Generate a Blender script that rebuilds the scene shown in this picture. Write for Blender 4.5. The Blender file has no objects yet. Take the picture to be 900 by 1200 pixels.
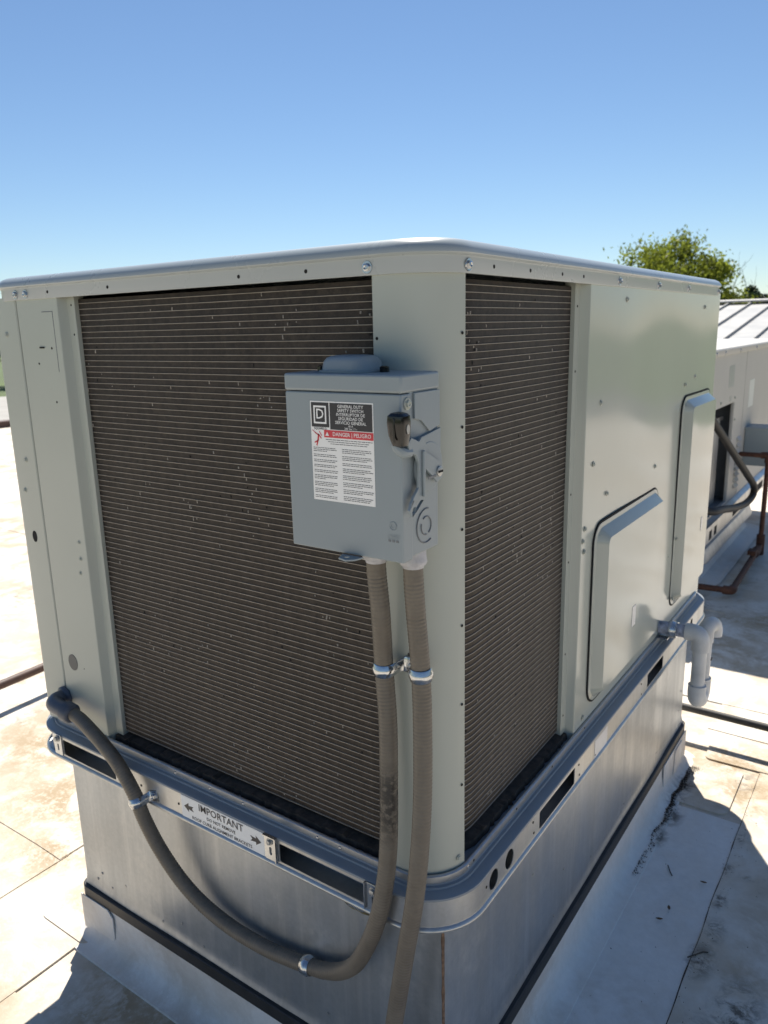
import bpy, bmesh, math, random
from mathutils import Vector, Matrix, noise
random.seed(7)
S = bpy.context.scene
COL = S.collection
PI = math.pi

# ------------------------------------------------------------------ camera, sky, sun, exposure
cd = bpy.data.cameras.new('camera'); cam = bpy.data.objects.new('camera', cd); COL.objects.link(cam)
R_ = Vector((0.82176905, 0.5693599, -0.02291159)); U_ = Vector((-0.11528432, 0.20550018, 0.9718432)); F_ = Vector((-0.55803688, 0.79598931, -0.23451196))
M = Matrix((R_, U_, -F_)).transposed().to_4x4(); M.translation = Vector((0.5249, -0.8855, 0.8694))
cam.matrix_world = M
cd.sensor_fit = 'VERTICAL'; cd.sensor_height = 36; cd.lens = 26.86
cd.clip_start = 0.02; cd.clip_end = 2000
cd.dof.use_dof = True; cd.dof.focus_distance = 1.2; cd.dof.aperture_fstop = 8.0
S.camera = cam
SUN_EL, SUN_AZ = 50.0, (-0.55, 0.835)
rot = math.atan2(SUN_AZ[0], SUN_AZ[1])
W = bpy.data.worlds.new('World'); S.world = W; W.use_nodes = True
nt = W.node_tree; bg = nt.nodes['Background']
sky = nt.nodes.new('ShaderNodeTexSky'); sky.sky_type = 'NISHITA'; sky.sun_disc = False
sky.sun_elevation = math.radians(SUN_EL); sky.sun_rotation = rot
sky.altitude = 0; sky.air_density = 1.0; sky.dust_density = 0.0; sky.ozone_density = 5.0
nt.links.new(sky.outputs[0], bg.inputs[0]); bg.inputs[1].default_value = 0.060
sl = bpy.data.lights.new('sun', 'SUN'); sl.energy = 5.0; sl.angle = math.radians(0.53); sl.color = (1, 0.94, 0.84)
so = bpy.data.objects.new('sun', sl); COL.objects.link(so)
sd = Vector((SUN_AZ[0], SUN_AZ[1], 0)).normalized() * math.cos(math.radians(SUN_EL)); sd.z = math.sin(math.radians(SUN_EL))
so.rotation_euler = sd.to_track_quat('Z', 'Y').to_euler(); so.location = (-6, 9, 12)
S.view_settings.view_transform = 'Standard'; S.view_settings.look = 'None'
S.view_settings.exposure = 0.82; S.view_settings.gamma = 1.0

# ------------------------------------------------------------------ materials
class N:
    def __init__(s, name):
        s.m = bpy.data.materials.new(name); s.m.use_nodes = True; s.t = s.m.node_tree
        s.b = s.t.nodes['Principled BSDF']; s.co = s.t.nodes.new('ShaderNodeTexCoord').outputs['Object']
    def new(s, k, **kw):
        n = s.t.nodes.new(k)
        for a, v in kw.items(): setattr(n, a, v)
        return n
    def put(s, sock, v):
        if hasattr(v, 'links'): s.t.links.new(v, sock)
        else: sock.default_value = v
    def map(s, sc, loc=(0, 0, 0), src=None):
        n = s.new('ShaderNodeMapping'); s.t.links.new(src or s.co, n.inputs[0]); n.inputs['Scale'].default_value = sc; n.inputs['Location'].default_value = loc
        return n.outputs[0]
    def noise(s, scale, detail=4, rough=.55, vec=None, dist=0):
        n = s.new('ShaderNodeTexNoise'); s.t.links.new(vec or s.co, n.inputs['Vector'])
        n.inputs['Scale'].default_value = scale; n.inputs['Detail'].default_value = detail; n.inputs['Roughness'].default_value = rough; n.inputs['Distortion'].default_value = dist
        return n.outputs[0]
    def vor(s, scale, vec=None, out='Color'):
        n = s.new('ShaderNodeTexVoronoi'); s.t.links.new(vec or s.co, n.inputs['Vector']); n.inputs['Scale'].default_value = scale
        return n.outputs[out]
    def ramp(s, f, a, b, lo=0.0, hi=1.0):
        n = s.new('ShaderNodeMapRange'); n.inputs[1].default_value = a; n.inputs[2].default_value = b; n.inputs[3].default_value = lo; n.inputs[4].default_value = hi
        s.put(n.inputs[0], f); return n.outputs[0]
    def mul(s, a, b, op='MULTIPLY'):
        n = s.new('ShaderNodeMath', operation=op); s.put(n.inputs[0], a); s.put(n.inputs[1], b); return n.outputs[0]
    def mix(s, f, a, b):
        n = s.new('ShaderNodeMix', data_type='RGBA'); s.put(n.inputs[0], f)
        for k, v in ((6, a), (7, b)): s.put(n.inputs[k], v if hasattr(v, 'links') else (*v, 1) if len(v) == 3 else v)
        return n.outputs[2]
    def xyz(s, i):
        n = s.new('ShaderNodeSeparateXYZ'); s.t.links.new(s.co, n.inputs[0]); return n.outputs[i]
    def bump(s, h, st, d=.002):
        n = s.new('ShaderNodeBump'); n.inputs['Strength'].default_value = st; n.inputs['Distance'].default_value = d
        s.put(n.inputs['Height'], h); s.t.links.new(n.outputs[0], s.b.inputs['Normal'])
    def fin(s, col, rough=.5, metal=0.0, spec=None):
        s.put(s.b.inputs['Base Color'], col if hasattr(col, 'links') else (*col, 1))
        s.put(s.b.inputs['Roughness'], rough); s.put(s.b.inputs['Metallic'], metal)
        if spec is not None: s.b.inputs['Specular IOR Level'].default_value = spec
        return s.m

def paint(name, c, rough=.32, dirt=(.30, .27, .21), amt=.25, bump=.05):
    n = N(name)
    st = n.noise(3, 6, .6, n.map((9, 9, .7)))
    cloud = n.noise(4, 6, .6)
    f = n.mul(n.ramp(st, 0, 1.0), amt)
    c1 = n.mix(cloud, [v * .94 for v in c], [min(1, v * 1.06) for v in c])
    spk = n.mul(n.ramp(n.noise(130, 3, .6), .70, .76), .35 * min(1, amt * 6))
    c1 = n.mix(spk, c1, dirt)
    return n.fin(n.mix(f, c1, dirt), n.ramp(n.noise(3, 6, .6), 0, 1, rough - .08, rough + .12))

def galv(name, c=(.56, .58, .59), rough=.4, metal=.75, streak=.5, dirt=(.33, .30, .25), spangle=.5, blotch=.3):
    n = N(name)
    sp = n.vor(150); sw = n.new('ShaderNodeSeparateColor'); n.t.links.new(sp, sw.inputs[0])
    a = n.mix(n.mul(sw.outputs[0], spangle), [v * .92 for v in c], [min(1, v * 1.06) for v in c])
    st = n.noise(2.2, 7, .62, n.map((6, 6, .35))); st2 = n.noise(5, 6, .6, n.map((9, 9, .4), (3, 1, 0)))
    a = n.mix(n.mul(n.ramp(st, .42, .72), streak), a, dirt)
    a = n.mix(n.mul(n.ramp(st2, .5, .75), streak * .7), a, (.70, .71, .71))
    blot = n.mul(n.ramp(n.noise(7, 7, .72), .45, .8), n.ramp(n.noise(38, 6, .75), .38, .62), 'MULTIPLY')
    a = n.mix(n.mul(blot, blotch), a, (.62, .62, .60))
    n.bump(n.noise(5, 2), .08, .004)
    return n.fin(a, n.mul(n.ramp(st, .2, .8, -.06, .16), rough, 'ADD'), n.ramp(blot, 0, 1, metal, metal * .6))

M_ = {}
M_['paint'] = paint('cabinet_paint', (.42, .445, .395), .30, amt=.05)
M_['paint_panel'] = paint('cabinet_paint_gloss', (.42, .445, .395), .12, amt=.03, bump=.02)
M_['paint_lid'] = paint('lid_paint', (.34, .38, .39), .26, amt=.06)
M_['paint_box'] = paint('enclosure_paint', (.255, .30, .322), .38, amt=.06)
M_['galv'] = galv('galvanised_rail', (.50, .515, .52), .30, .8, .35, blotch=.15)
M_['galv_curb'] = galv('galvanised_curb', (.41, .44, .47), .33, .72, .45, dirt=(.25, .265, .275), blotch=.75)
M_['zinc'] = galv('zinc_hardware', (.56, .58, .60), .18, 1.0, .15, blotch=.1)
M_['zinc_dull'] = galv('zinc_dull', (.45, .46, .46), .4, .8, .3)
def plain(name, c, rough=.5, metal=0., var=.12, scale=30, bump=0):
    n = N(name); f = n.noise(scale, 4, .6)
    col = n.mix(n.ramp(f, .3, .7), [v * (1 - var) for v in c], [min(1, v * (1 + var)) for v in c])
    if bump: n.bump(f, bump, .003)
    return n.fin(col, n.ramp(f, .2, .8, rough - .06, rough + .08), metal)
M_['hole'] = plain('dark_hole', (.008, .008, .008), .9)  # near-black: painted shade inside holes and slots, also the black gasket
M_['black'] = plain('black_plastic', (.006, .006, .006), .16)
M_['blackbar'] = plain('black_sealant', (.022, .022, .023), .55, var=.4, bump=.3)
M_['pan'] = paint('base_pan_paint', (.25, .275, .30), .36, amt=.06)
M_['white'] = plain('label_white', (.84, .84, .82), .45, var=.03)
M_['ink'] = plain('label_ink', (.025, .025, .03), .45)
M_['red'] = plain('label_red', (.62, .045, .06), .45)
M_['foil'] = plain('label_foil', (.70, .70, .69), .35, .1, .05, 80)
M_['pvc'] = plain('grey_pvc', (.56, .57, .57), .42, var=.14, scale=18)
M_['pvc_dirty'] = plain('primer_stained_pvc', (.30, .33, .42), .42, var=.5, scale=70)
M_['plug'] = plain('grey_plug', (.10, .105, .105), .5)
M_['rust'] = plain('rusty_steel', (.10, .042, .025), .75, .2, .45, 45, .4)
M_['brownpipe'] = plain('brown_painted_pipe', (.085, .045, .035), .6, 0, .3, 25)
M_['blackpipe'] = plain('black_pipe', (.03, .028, .026), .6, 0, .3, 25)
M_['fitting'] = plain('dark_grey_fitting', (.075, .085, .11), .38, 0, .15, 60)
M_['hub'] = plain('cast_zinc_hub', (.42, .42, .44), .5, .3, .2, 60, .2)
M_['caulk'] = plain('rust_caulk', (.16, .10, .065), .85, 0, .5, 120, .6)
M_['tar'] = plain('sealant_blob', (.13, .115, .06), .7, 0, .4, 90, .5)
M_['bgpaint'] = paint('beige_cabinet', (.48, .465, .43), .5, amt=.15)
M_['bgdark'] = plain('grey_recess', (.17, .18, .19), .5)
M_['wall'] = plain('stucco_wall', (.50, .46, .40), .85, scale=12)
M_['metalroof'] = plain('white_metal_roof', (.34, .34, .33), .45, 0, .07, 3)
M_['seam'] = plain('roof_seam', (.36, .35, .33), .5, 0, .1, 8)
M_['bark'] = plain('bark', (.07, .055, .04), .9, 0, .3, 14, .5)
M_['soil'] = plain('soil_litter', (.055, .038, .024), .9, 0, .5, 40)
M_['leaf_dry'] = plain('dry_leaf', (.13, .07, .03), .7, 0, .4, 60)

# conduit jacket: brown grey with a scuffed black patch
n = N('conduit_jacket')
f = n.noise(35, 5, .65)
zc = n.xyz(2); band = n.mul(n.ramp(zc, .235, .195), n.ramp(zc, .09, .14))
scuff = n.mul(n.mul(band, n.ramp(n.noise(90, 4, .7), .40, .52)), n.ramp(n.xyz(0), -.045, -.055))
c = n.mix(n.ramp(f, .3, .7), (.130, .109, .083), (.172, .147, .114))
c = n.mix(n.mul(n.ramp(n.noise(12, 5, .7), .55, .7), .35), c, (.07, .06, .05))
c = n.mix(n.mul(scuff, .9), c, (.018, .016, .014))
M_['conduit'] = n.fin(c, n.ramp(f, .3, .7, .42, .58))

# coil
n = N('coil_fins')
v1 = n.noise(6, 5, .6, n.map((14, 14, 1.2))); v2 = n.noise(5, 4)
c = n.mix(n.ramp(v1, .3, .7), (.017, .0125, .0095), (.036, .027, .0205))  # dirty brown, darkened to stand in for shade deep between the fins
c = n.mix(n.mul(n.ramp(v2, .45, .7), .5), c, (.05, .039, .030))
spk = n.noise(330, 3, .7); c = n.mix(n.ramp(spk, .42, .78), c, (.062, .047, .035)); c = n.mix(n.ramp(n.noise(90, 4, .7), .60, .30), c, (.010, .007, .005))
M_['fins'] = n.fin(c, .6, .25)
n = N('coil_tube')
f = n.noise(45, 4)
M_['tube'] = n.fin(n.mix(n.ramp(f, .3, .7), (.30, .26, .215), (.42, .375, .32)), .45, .35)
M_['lint'] = plain('lint', (.34, .31, .27), .9)
M_['lint_dark'] = plain('dark_lint', (.06, .045, .034), .95, 0, .5, 60, .5)

# roof membrane: stain spots (x, y, radius) and darker dirt
BLOBS = [(-.62, -.16, .26), (-.45, -.22, .2), (-.78, -.12, .16), (-1.55, .30, .34), (-1.35, .12, .2), (-1.9, .45, .3), (-1.05, .06, .16), (-1.25, -.25, .2), (-1.05, -.33, .18), (.16, 1.62, .2), (.24, 1.45, .2), (.5, 1.5, .3), (-2.6, 1.2, .5), (-3.3, 2.0, .6), (.1, 3.0, .3)]
DARKS = [(.062, 1.40, .045), (.055, 1.30, .035), (.07, 1.22, .035), (.06, 1.10, .03), (-.55, -.25, .08), (.22, 1.52, .04), (.36, .60, .07), (.31, .47, .06), (.262, .71, .04), (.258, .93, .022), (.252, 1.06, .018), (.27, .82, .03), (.255, 1.22, .02), (.45, .9, .05)]
def membrane(name, white=(.69, .66, .605), amt=1.0):
    n = N(name)
    geo = n.new('ShaderNodeNewGeometry'); P = geo.outputs['Position']
    inf = n.new('ShaderNodeObjectInfo').outputs['Random']
    big = n.noise(1.3, 8, .62, P, .3); mid = n.noise(5.5, 8, .68, P, .4); fine = n.noise(55, 5, .7, P)
    w = n.mix(n.ramp(fine, .3, .75), [v * .93 for v in white], [v * 1.06 for v in white])
    w = n.mix(n.mul(n.ramp(inf, 0, 1), .22), w, (.58, .49, .38))
    tan = n.mul(n.ramp(n.noise(.9, 4, .5, n.map((1, 1, 1), (3.1, 7.7, 0), P)), .34, .56), .8 * amt)
    w = n.mix(n.mul(tan, n.ramp(mid, .35, .6)), w, (.50, .395, .27))
    st = n.mul(n.ramp(big, .46, .58), n.ramp(mid, .45, .56))
    w = n.mix(n.mul(st, .6 * amt), w, (.34, .26, .17))
    dk = n.mul(n.ramp(n.noise(2.4, 9, .72, n.map((1, 1, 1), (9.3, 2.2, 4), P)), .57, .68), n.ramp(fine, .42, .6))
    w = n.mix(n.mul(dk, .8 * amt), w, (.13, .105, .075))
    sep = n.new('ShaderNodeSeparateXYZ'); n.t.links.new(P, sep.inputs[0])
    tot = None
    for bx, by, br in BLOBS:
        dx = n.mul(sep.outputs[0], -bx, 'ADD'); dy = n.mul(sep.outputs[1], -by, 'ADD')
        d = n.mul(n.mul(n.mul(dx, dx), n.mul(dy, dy), 'ADD'), .5, 'POWER'); g = n.ramp(d, br, br * .2)
        tot = g if tot is None else n.mul(tot, g, 'MAXIMUM')
    bm_ = n.mul(tot, n.ramp(n.noise(9, 8, .7, P, .5), .37, .52)); bm_ = n.mul(bm_, n.ramp(n.noise(70, 5, .7, P), .25, .5))
    w = n.mix(n.mul(bm_, .9 * amt), w, (.31, .225, .125))
    dm = None
    for bx, by, br in DARKS:
        dx = n.mul(sep.outputs[0], -bx, 'ADD'); dy = n.mul(n.mul(sep.outputs[1], -by, 'ADD'), .5)
        d = n.mul(n.mul(n.mul(dx, dx), n.mul(dy, dy), 'ADD'), .5, 'POWER'); g = n.ramp(d, br, br * .2)
        dm = g if dm is None else n.mul(dm, g, 'MAXIMUM')
    dm = n.mul(dm, n.ramp(n.noise(26, 8, .75, P, .6), .44, .58))
    w = n.mix(n.mul(dm, .85), w, (.075, .06, .045))
    n.bump(n.mul(mid, n.mul(fine, .35), 'ADD'), .35, .008)
    return n.fin(w, .62, 0, .35)
M_['membrane'] = membrane('white_membrane')
M_['flash'] = membrane('white_flashing', (.79, .78, .76), .35)

def foliage(name, c, t=.45):
    n = N(name); inf = n.noise(1.1, 3)
    col = n.mix(n.ramp(inf, .3, .7), [v * .65 for v in c], [v * 1.35 for v in c])
    n.fin(col, .55)
    tr = n.new('ShaderNodeBsdfTranslucent'); n.put(tr.inputs[0], col)
    mx = n.new('ShaderNodeMixShader'); mx.inputs[0].default_value = t
    out = n.t.nodes['Material Output']; n.t.links.new(n.b.outputs[0], mx.inputs[1]); n.t.links.new(tr.outputs[0], mx.inputs[2]); n.t.links.new(mx.outputs[0], out.inputs[0])
    return n.m
M_['leaf'] = foliage('spring_leaves', (.17, .20, .025), .6)
M_['leaf_dark'] = foliage('dark_leaves', (.03, .05, .018), .3)
M_['grass'] = plain('grass', (.065, .10, .025), .9, 0, .35, .4)
M_['asphalt'] = plain('asphalt', (.10, .10, .10), .9, 0, .2, .7)
M_['concrete'] = plain('concrete_lot', (.34, .33, .31), .9, 0, .15, .6)

# ------------------------------------------------------------------ geometry helpers
class MB:
    def __init__(s): s.v = []; s.f = []
    def add(s, vs, fs):
        o = len(s.v); s.v += [tuple(p) for p in vs]; s.f += [tuple(i + o for i in q) for q in fs]; return s
    def box(s, a, b, bev=0):
        (x0, y0, z0), (x1, y1, z1) = a, b
        return s.add([(x0, y0, z0), (x1, y0, z0), (x1, y1, z0), (x0, y1, z0), (x0, y0, z1), (x1, y0, z1), (x1, y1, z1), (x0, y1, z1)],
                     [(0, 3, 2, 1), (4, 5, 6, 7), (0, 1, 5, 4), (1, 2, 6, 5), (2, 3, 7, 6), (3, 0, 4, 7)])
    def grid(s, rows, closed=False, caps=False):
        m = len(rows[0]); vs = [p for r in rows for p in r]; fs = []
        for i in range(len(rows) - 1):
            for j in range(m if closed else m - 1):
                k = (j + 1) % m; fs.append((i * m + j, i * m + k, (i + 1) * m + k, (i + 1) * m + j))
        if caps: fs += [tuple(range(m - 1, -1, -1)), tuple(range((len(rows) - 1) * m, len(rows) * m))]
        return s.add(vs, fs)
    def tube(s, pts, r, n=16, caps=True, rf=None):
        pts = [Vector(p) for p in pts]; rows = []; up = None
        for i, p in enumerate(pts):
            t = (pts[min(i + 1, len(pts) - 1)] - pts[max(i - 1, 0)]).normalized()
            if up is None: up = t.orthogonal().normalized()
            up = (up - t * up.dot(t)).normalized(); w = t.cross(up)
            rr = rf(i) if rf else (r[i] if isinstance(r, (list, tuple)) else r)
            rows.append([p + (up * math.cos(2 * PI * k / n) + w * math.sin(2 * PI * k / n)) * rr for k in range(n)])
        return s.grid(rows, True, caps)
    def lathe(s, prof, org, axis, n=16):
        ax = Vector(axis).normalized(); u = ax.orthogonal().normalized(); w = ax.cross(u); o = Vector(org)
        return s.grid([[o + ax * h + (u * math.cos(2 * PI * k / n) + w * math.sin(2 * PI * k / n)) * max(r, 1e-5) for k in range(n)] for r, h in prof], True, True)
    def mesh(s, name, mat, ang=35, solid=0):
        me = bpy.data.meshes.new(name); me.from_pydata(s.v, [], s.f); 
        bm = bmesh.new(); bm.from_mesh(me); bmesh.ops.recalc_face_normals(bm, faces=bm.faces)
        if solid:
            bmesh.ops.solidify(bm, geom=bm.faces[:], thickness=solid); bmesh.ops.recalc_face_normals(bm, faces=bm.faces)
        bm.to_mesh(me); bm.free()
        return finish(me, mat, ang)
    def build(s, name, mat, parent=None, ang=35, bevel=0, solid=0):
        o = link(name, s.mesh(name, mat, ang, solid), parent)
        if bevel:
            m = o.modifiers.new('edge', 'BEVEL'); m.width = bevel; m.segments = 3; m.limit_method = 'ANGLE'; m.angle_limit = math.radians(40)
            m.harden_normals = False
        return o

def finish(me, mat, ang=35):
    me.materials.clear(); me.materials.append(M_[mat] if isinstance(mat, str) else mat)
    me.polygons.foreach_set('use_smooth', [True] * len(me.polygons)); me.set_sharp_from_angle(angle=math.radians(ang)); me.update()
    return me
def link(name, me, parent=None):
    o = bpy.data.objects.new(name, me); COL.objects.link(o)
    if parent:
        o.parent = parent
        pm = parent
        off = Vector()
        while pm: off += pm.location; pm = pm.parent
        if me is not None: o.location = -off
    return o
def inst(name, me, parent, loc, rot=(0, 0, 0), sc=1):
    o = link(name, me, parent); o.location = Vector(loc) + o.location; o.rotation_euler = rot
    o.scale = (sc, sc, sc); return o
def thing(name, label, cat, loc=(0, 0, 0), group=None):
    o = bpy.data.objects.new(name, None); COL.objects.link(o); o.location = loc; o.empty_display_size = .1
    return tag(o, label, cat, group)
def tag(o, label, cat, group=None):
    o['label'] = label; o['category'] = cat
    if group: o['group'] = group
    return o
def kind(o, k): o['kind'] = k; return o

LEFT = Matrix(((1, 0, 0, 0), (0, 0, -1, 0), (0, 1, 0, 0), (0, 0, 0, 1)))     # u=x, v=z, n=-y
RIGHT = Matrix(((0, 0, 1, 0), (1, 0, 0, 0), (0, 1, 0, 0), (0, 0, 0, 1)))     # u=y, v=z, n=+x
def curve_mesh(cu):
    o = bpy.data.objects.new('tmp', cu); COL.objects.link(o)
    dg = bpy.context.evaluated_depsgraph_get(); me = bpy.data.meshes.new_from_object(o.evaluated_get(dg))
    bpy.data.objects.remove(o); bpy.data.curves.remove(cu); return me
def plate_mesh(loops, t, frame, org, bev=.0):
    cu = bpy.data.curves.new('plate', 'CURVE'); cu.dimensions = '2D'; cu.fill_mode = 'BOTH'; cu.extrude = max(t / 2 - bev, 1e-5); cu.bevel_depth = bev; cu.bevel_resolution = 1
    if bev: cu.offset = -bev
    for l in loops:
        sp = cu.splines.new('POLY'); sp.points.add(len(l) - 1)
        for q, p in zip(sp.points, l): q.co = (p[0], p[1], 0, 1)
        sp.use_cyclic_u = True
    me = curve_mesh(cu)
    me.transform(Matrix.Translation(org) @ frame @ Matrix.Translation((0, 0, t / 2)))
    return me
def plate(name, loops, t, frame, org, mat, parent=None, bev=0., ang=35):
    return link(name, finish(plate_mesh(loops, t, frame, org, bev), mat, ang), parent)
def text_mesh(lines, frame, org, t=.0002):
    """lines: (text, u, v, size, align)"""
    bm = bmesh.new()
    for tx, u, v, sz, al in lines:
        cu = bpy.data.curves.new('txt', 'FONT'); cu.body = tx; cu.size = sz; cu.align_x = al; cu.align_y = 'CENTER'; cu.resolution_u = 2; cu.offset = sz * .008
        me = curve_mesh(cu); me.transform(Matrix.Translation((u, v, t))); bm.from_mesh(me); bpy.data.meshes.remove(me)
    me = bpy.data.meshes.new('lettering'); bm.to_mesh(me); bm.free(); me.transform(Matrix.Translation(org) @ frame); return me
def text(name, lines, frame, org, mat, parent, t=.0006): return link(name, finish(text_mesh(lines, frame, org, t), mat), parent)
def rect(u0, v0, u1, v1, r=0, n=5):
    if r <= 0: return [(u0, v0), (u1, v0), (u1, v1), (u0, v1)]
    o = []
    for cx, cy, a in ((u1 - r, v0 + r, -PI / 2), (u1 - r, v1 - r, 0), (u0 + r, v1 - r, PI / 2), (u0 + r, v0 + r, PI)):
        o += [(cx + r * math.cos(a + PI / 2 * k / n), cy + r * math.sin(a + PI / 2 * k / n)) for k in range(n + 1)]
    return o
def circ(u, v, r, n=20, sv=1.0): return [(u + r * math.cos(2 * PI * k / n), v + sv * r * math.sin(2 * PI * k / n)) for k in range(n)]
def arc(cx, cy, r, a0, a1, n=8): return [(cx + r * math.cos(math.radians(a0 + (a1 - a0) * k / n)), cy + r * math.sin(math.radians(a0 + (a1 - a0) * k / n))) for k in range(n + 1)]
def rr(X0, X1, Y0, Y1, r, o, n=10):
    """rounded rectangle in plan, pushed outward by o; starts at the left end of the front (y=Y0) side"""
    p = []
    q = max(r + o, .002); X0 -= o; X1 += o; Y0 -= o; Y1 += o
    for cx, cy, a in ((X1 - q, Y0 + q, -90), (X1 - q, Y1 - q, 0), (X0 + q, Y1 - q, 90), (X0 + q, Y0 + q, 180)):
        p += arc(cx, cy, q, a, a + 90, n)
    return p
def ring(name, prof, box, r, mat, parent, n=10, cap=False, solid=0, ang=35):
    mb = MB(); rows = [[(x, y, z) for x, y in rr(*box, r, o, n)] for o, z in prof]
    mb.grid(rows, True)
    if cap: mb.f.append(tuple(range((len(rows) - 1) * len(rows[0]), len(rows) * len(rows[0]))))
    return mb.build(name, mat, parent, ang, solid=solid)
def catmull(pts, step):
    pts = [Vector(p) for p in pts]; P = [pts[0] * 2 - pts[1]] + pts + [pts[-1] * 2 - pts[-2]]; out = []
    for i in range(1, len(P) - 2):
        a, b, c, d = P[i - 1:i + 3]; k = max(2, int((c - b).length / step))
        for j in range(k):
            t = j / k
            out.append(.5 * ((2 * b) + (c - a) * t + (2 * a - 5 * b + 4 * c - d) * t * t + (3 * b - a - 3 * c + d) * t ** 3))
    return out + [pts[-1]]
def sheet(profile, zs, disp=None):
    """plan profile (x, y) swept up through heights zs"""
    mb = MB(); rows = []
    for z in zs:
        rows.append([((x, y, z) if disp is None else disp(x, y, z)) for x, y in profile])
    return mb.grid(rows)

def screw_mesh(axis, r=.0052, h=.0035, washer=True):
    mb = MB()
    if washer: mb.lathe([(0, 0), (r * 1.25, 0), (r * 1.2, h * .3), (r * .8, h * .3)], (0, 0, 0), axis, 12)
    mb.lathe([(r * .8, h * .28), (r * .78, h * .9), (r * .5, h), (r * .3, h * .72), (0, h * .72)], (0, 0, 0), axis, 6)
    return mb.mesh('screw', 'zinc', 30)
def dimple_mesh(axis, r=.0030): return MB().lathe([(r, 0), (r * .9, .0006), (0, .0006)], (0, 0, 0), axis, 10).mesh('hole', 'hole')  # small dark disc painted for the shade in a punched hole
SCR = {'L': screw_mesh((0, -1, 0)), 'R': screw_mesh((1, 0, 0))}
SCRP = {k: m.copy() for k, m in SCR.items()}
for m in SCRP.values(): finish(m, 'paint', 30)
DIM = {'L': dimple_mesh((0, -1, 0)), 'R': dimple_mesh((1, 0, 0))}
HEX = {'L': MB().lathe([(0, 0), (.0085, 0), (.0085, .0015)], (0, 0, 0), (0, -1, 0), 18).lathe([(.0058, .0015), (.0058, .006), (.004, .0068), (0, .0068)], (0, 0, 0), (0, -1, 0), 6).mesh('bolt', 'zinc_dull', 30)}
HEX['R'] = HEX['L'].copy(); HEX['R'].transform(Matrix.Rotation(PI / 2, 4, 'Z'))

# ------------------------------------------------------------------ the setting: ground, roads, our flat roof
ZR = -0.56           # top of the flat roof
ZG = -5.0
def flat(name, x0, y0, x1, y1, z, mat, k='structure', parent=None):
    o = MB().add([(x0, y0, z), (x1, y0, z), (x1, y1, z), (x0, y1, z)], [(0, 1, 2, 3)]).build(name, mat, parent)
    return kind(o, k) if k else o
flat('ground', -700, -700, 700, 700, ZG, 'grass')
flat('road', -75, -600, -52, 600, ZG + .02, 'concrete')
flat('parking_lot', 12, -60, 60, 60, ZG + .02, 'asphalt')
roof = MB().box((-11.6, -9, ZG + .05), (9.5, 10.5, ZR)).build('roof', 'membrane'); kind(roof, 'structure')

def membrane_sheet(x0, y0, x1, y1, lift, rz=0, mat='membrane', r=0.0, name='membrane_sheet'):
    cx, cy = (x0 + x1) / 2, (y0 + y1) / 2
    l = rect(x0 - cx, y0 - cy, x1 - cx, y1 - cy, r) if r else rect(x0 - cx, y0 - cy, x1 - cx, y1 - cy)
    n = len(l); mb = MB()
    # slightly uneven edge
    if not r:
        e = []
        for i in range(4):
            a, b = Vector(l[i] + (0,)), Vector(l[(i + 1) % 4] + (0,)); k = max(1, int((b - a).length / .12))
            d = (b - a).normalized(); nn = Vector((d.y, -d.x, 0))
            for j in range(k):
                p = a.lerp(b, j / k)
                q = p + nn * (.006 * noise.noise((p + Vector((cx, cy, 0))) * 3.1))
                e.append((q.x, q.y))
        l = e; n = len(l)
    mb.add([(x, y, 0) for x, y in l] + [(x, y, lift) for x, y in l], [tuple(range(n, 2 * n))] + [(i, (i + 1) % n, n + (i + 1) % n, n + i) for i in range(n)])
    o = mb.build(name, mat, roof, 30); o.location += Vector((cx, cy, ZR)); o.rotation_euler.z = math.radians(rz); return o
# membrane strips with lapped edges
membrane_sheet(.243, -3.2, 1.24, 1.86, .0030)
membrane_sheet(.050, -.6, .246, 1.285, .0015, 0, 'flash')
mb = MB(); mb.tube([(.2425 + .003 * noise.noise(Vector((0, y * 7, 0))), y, ZR + .0022) for y in [-.6 + .02 * k for k in range(122)]], [.0011 + .0012 * max(0, noise.noise(Vector((4, .31 * k, 0)))) for k in range(122)], 6); mb.build('seam_bead', 'soil', roof)
membrane_sheet(1.21, -3.2, 2.2, 4.6, .0068)
membrane_sheet(.04, 1.80, 1.3, 2.05, .0030, -1)
membrane_sheet(-.15, 2.02, 2.6, 3.05, .0050)
membrane_sheet(-1.0, 3.02, 2.6, 4.02, .0030)
membrane_sheet(-1.0, 3.99, 2.6, 5.0, .0022)
membrane_sheet(.035, 1.30, .200, 1.585, .0048, 0, 'membrane', .03, 'membrane_patch')
membrane_sheet(.07, 1.60, .31, 1.775, .0055, 2, 'membrane', .02, 'membrane_patch')
membrane_sheet(-3.6, -3.5, -1.245, -.62, .0022)
membrane_sheet(-4.4, -.64, -1.30, .13, .0026, 0)
membrane_sheet(-5.0, .10, -1.30, 1.1, .0045, 0)
membrane_sheet(-5.5, 1.07, -1.30, 2.1, .0048)
membrane_sheet(-6.0, 2.07, -1.25, 3.1, .0072)
membrane_sheet(-1.275, -.42, -.985, .055, .0050, 0, 'membrane', .0)
membrane_sheet(-1.16, -.05, -.96, .19, .0072, 0, 'membrane', .03, 'membrane_patch')
membrane_sheet(-1.26, -2.6, -.79, -.215, .0034)
membrane_sheet(-.80, -2.6, .25, -.30, .0020)
cop = MB().box((-11.75, -9, ZR - .25), (-11.55, 10.5, ZR + .10)).build('parapet_coping', 'brownpipe', roof)

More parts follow.
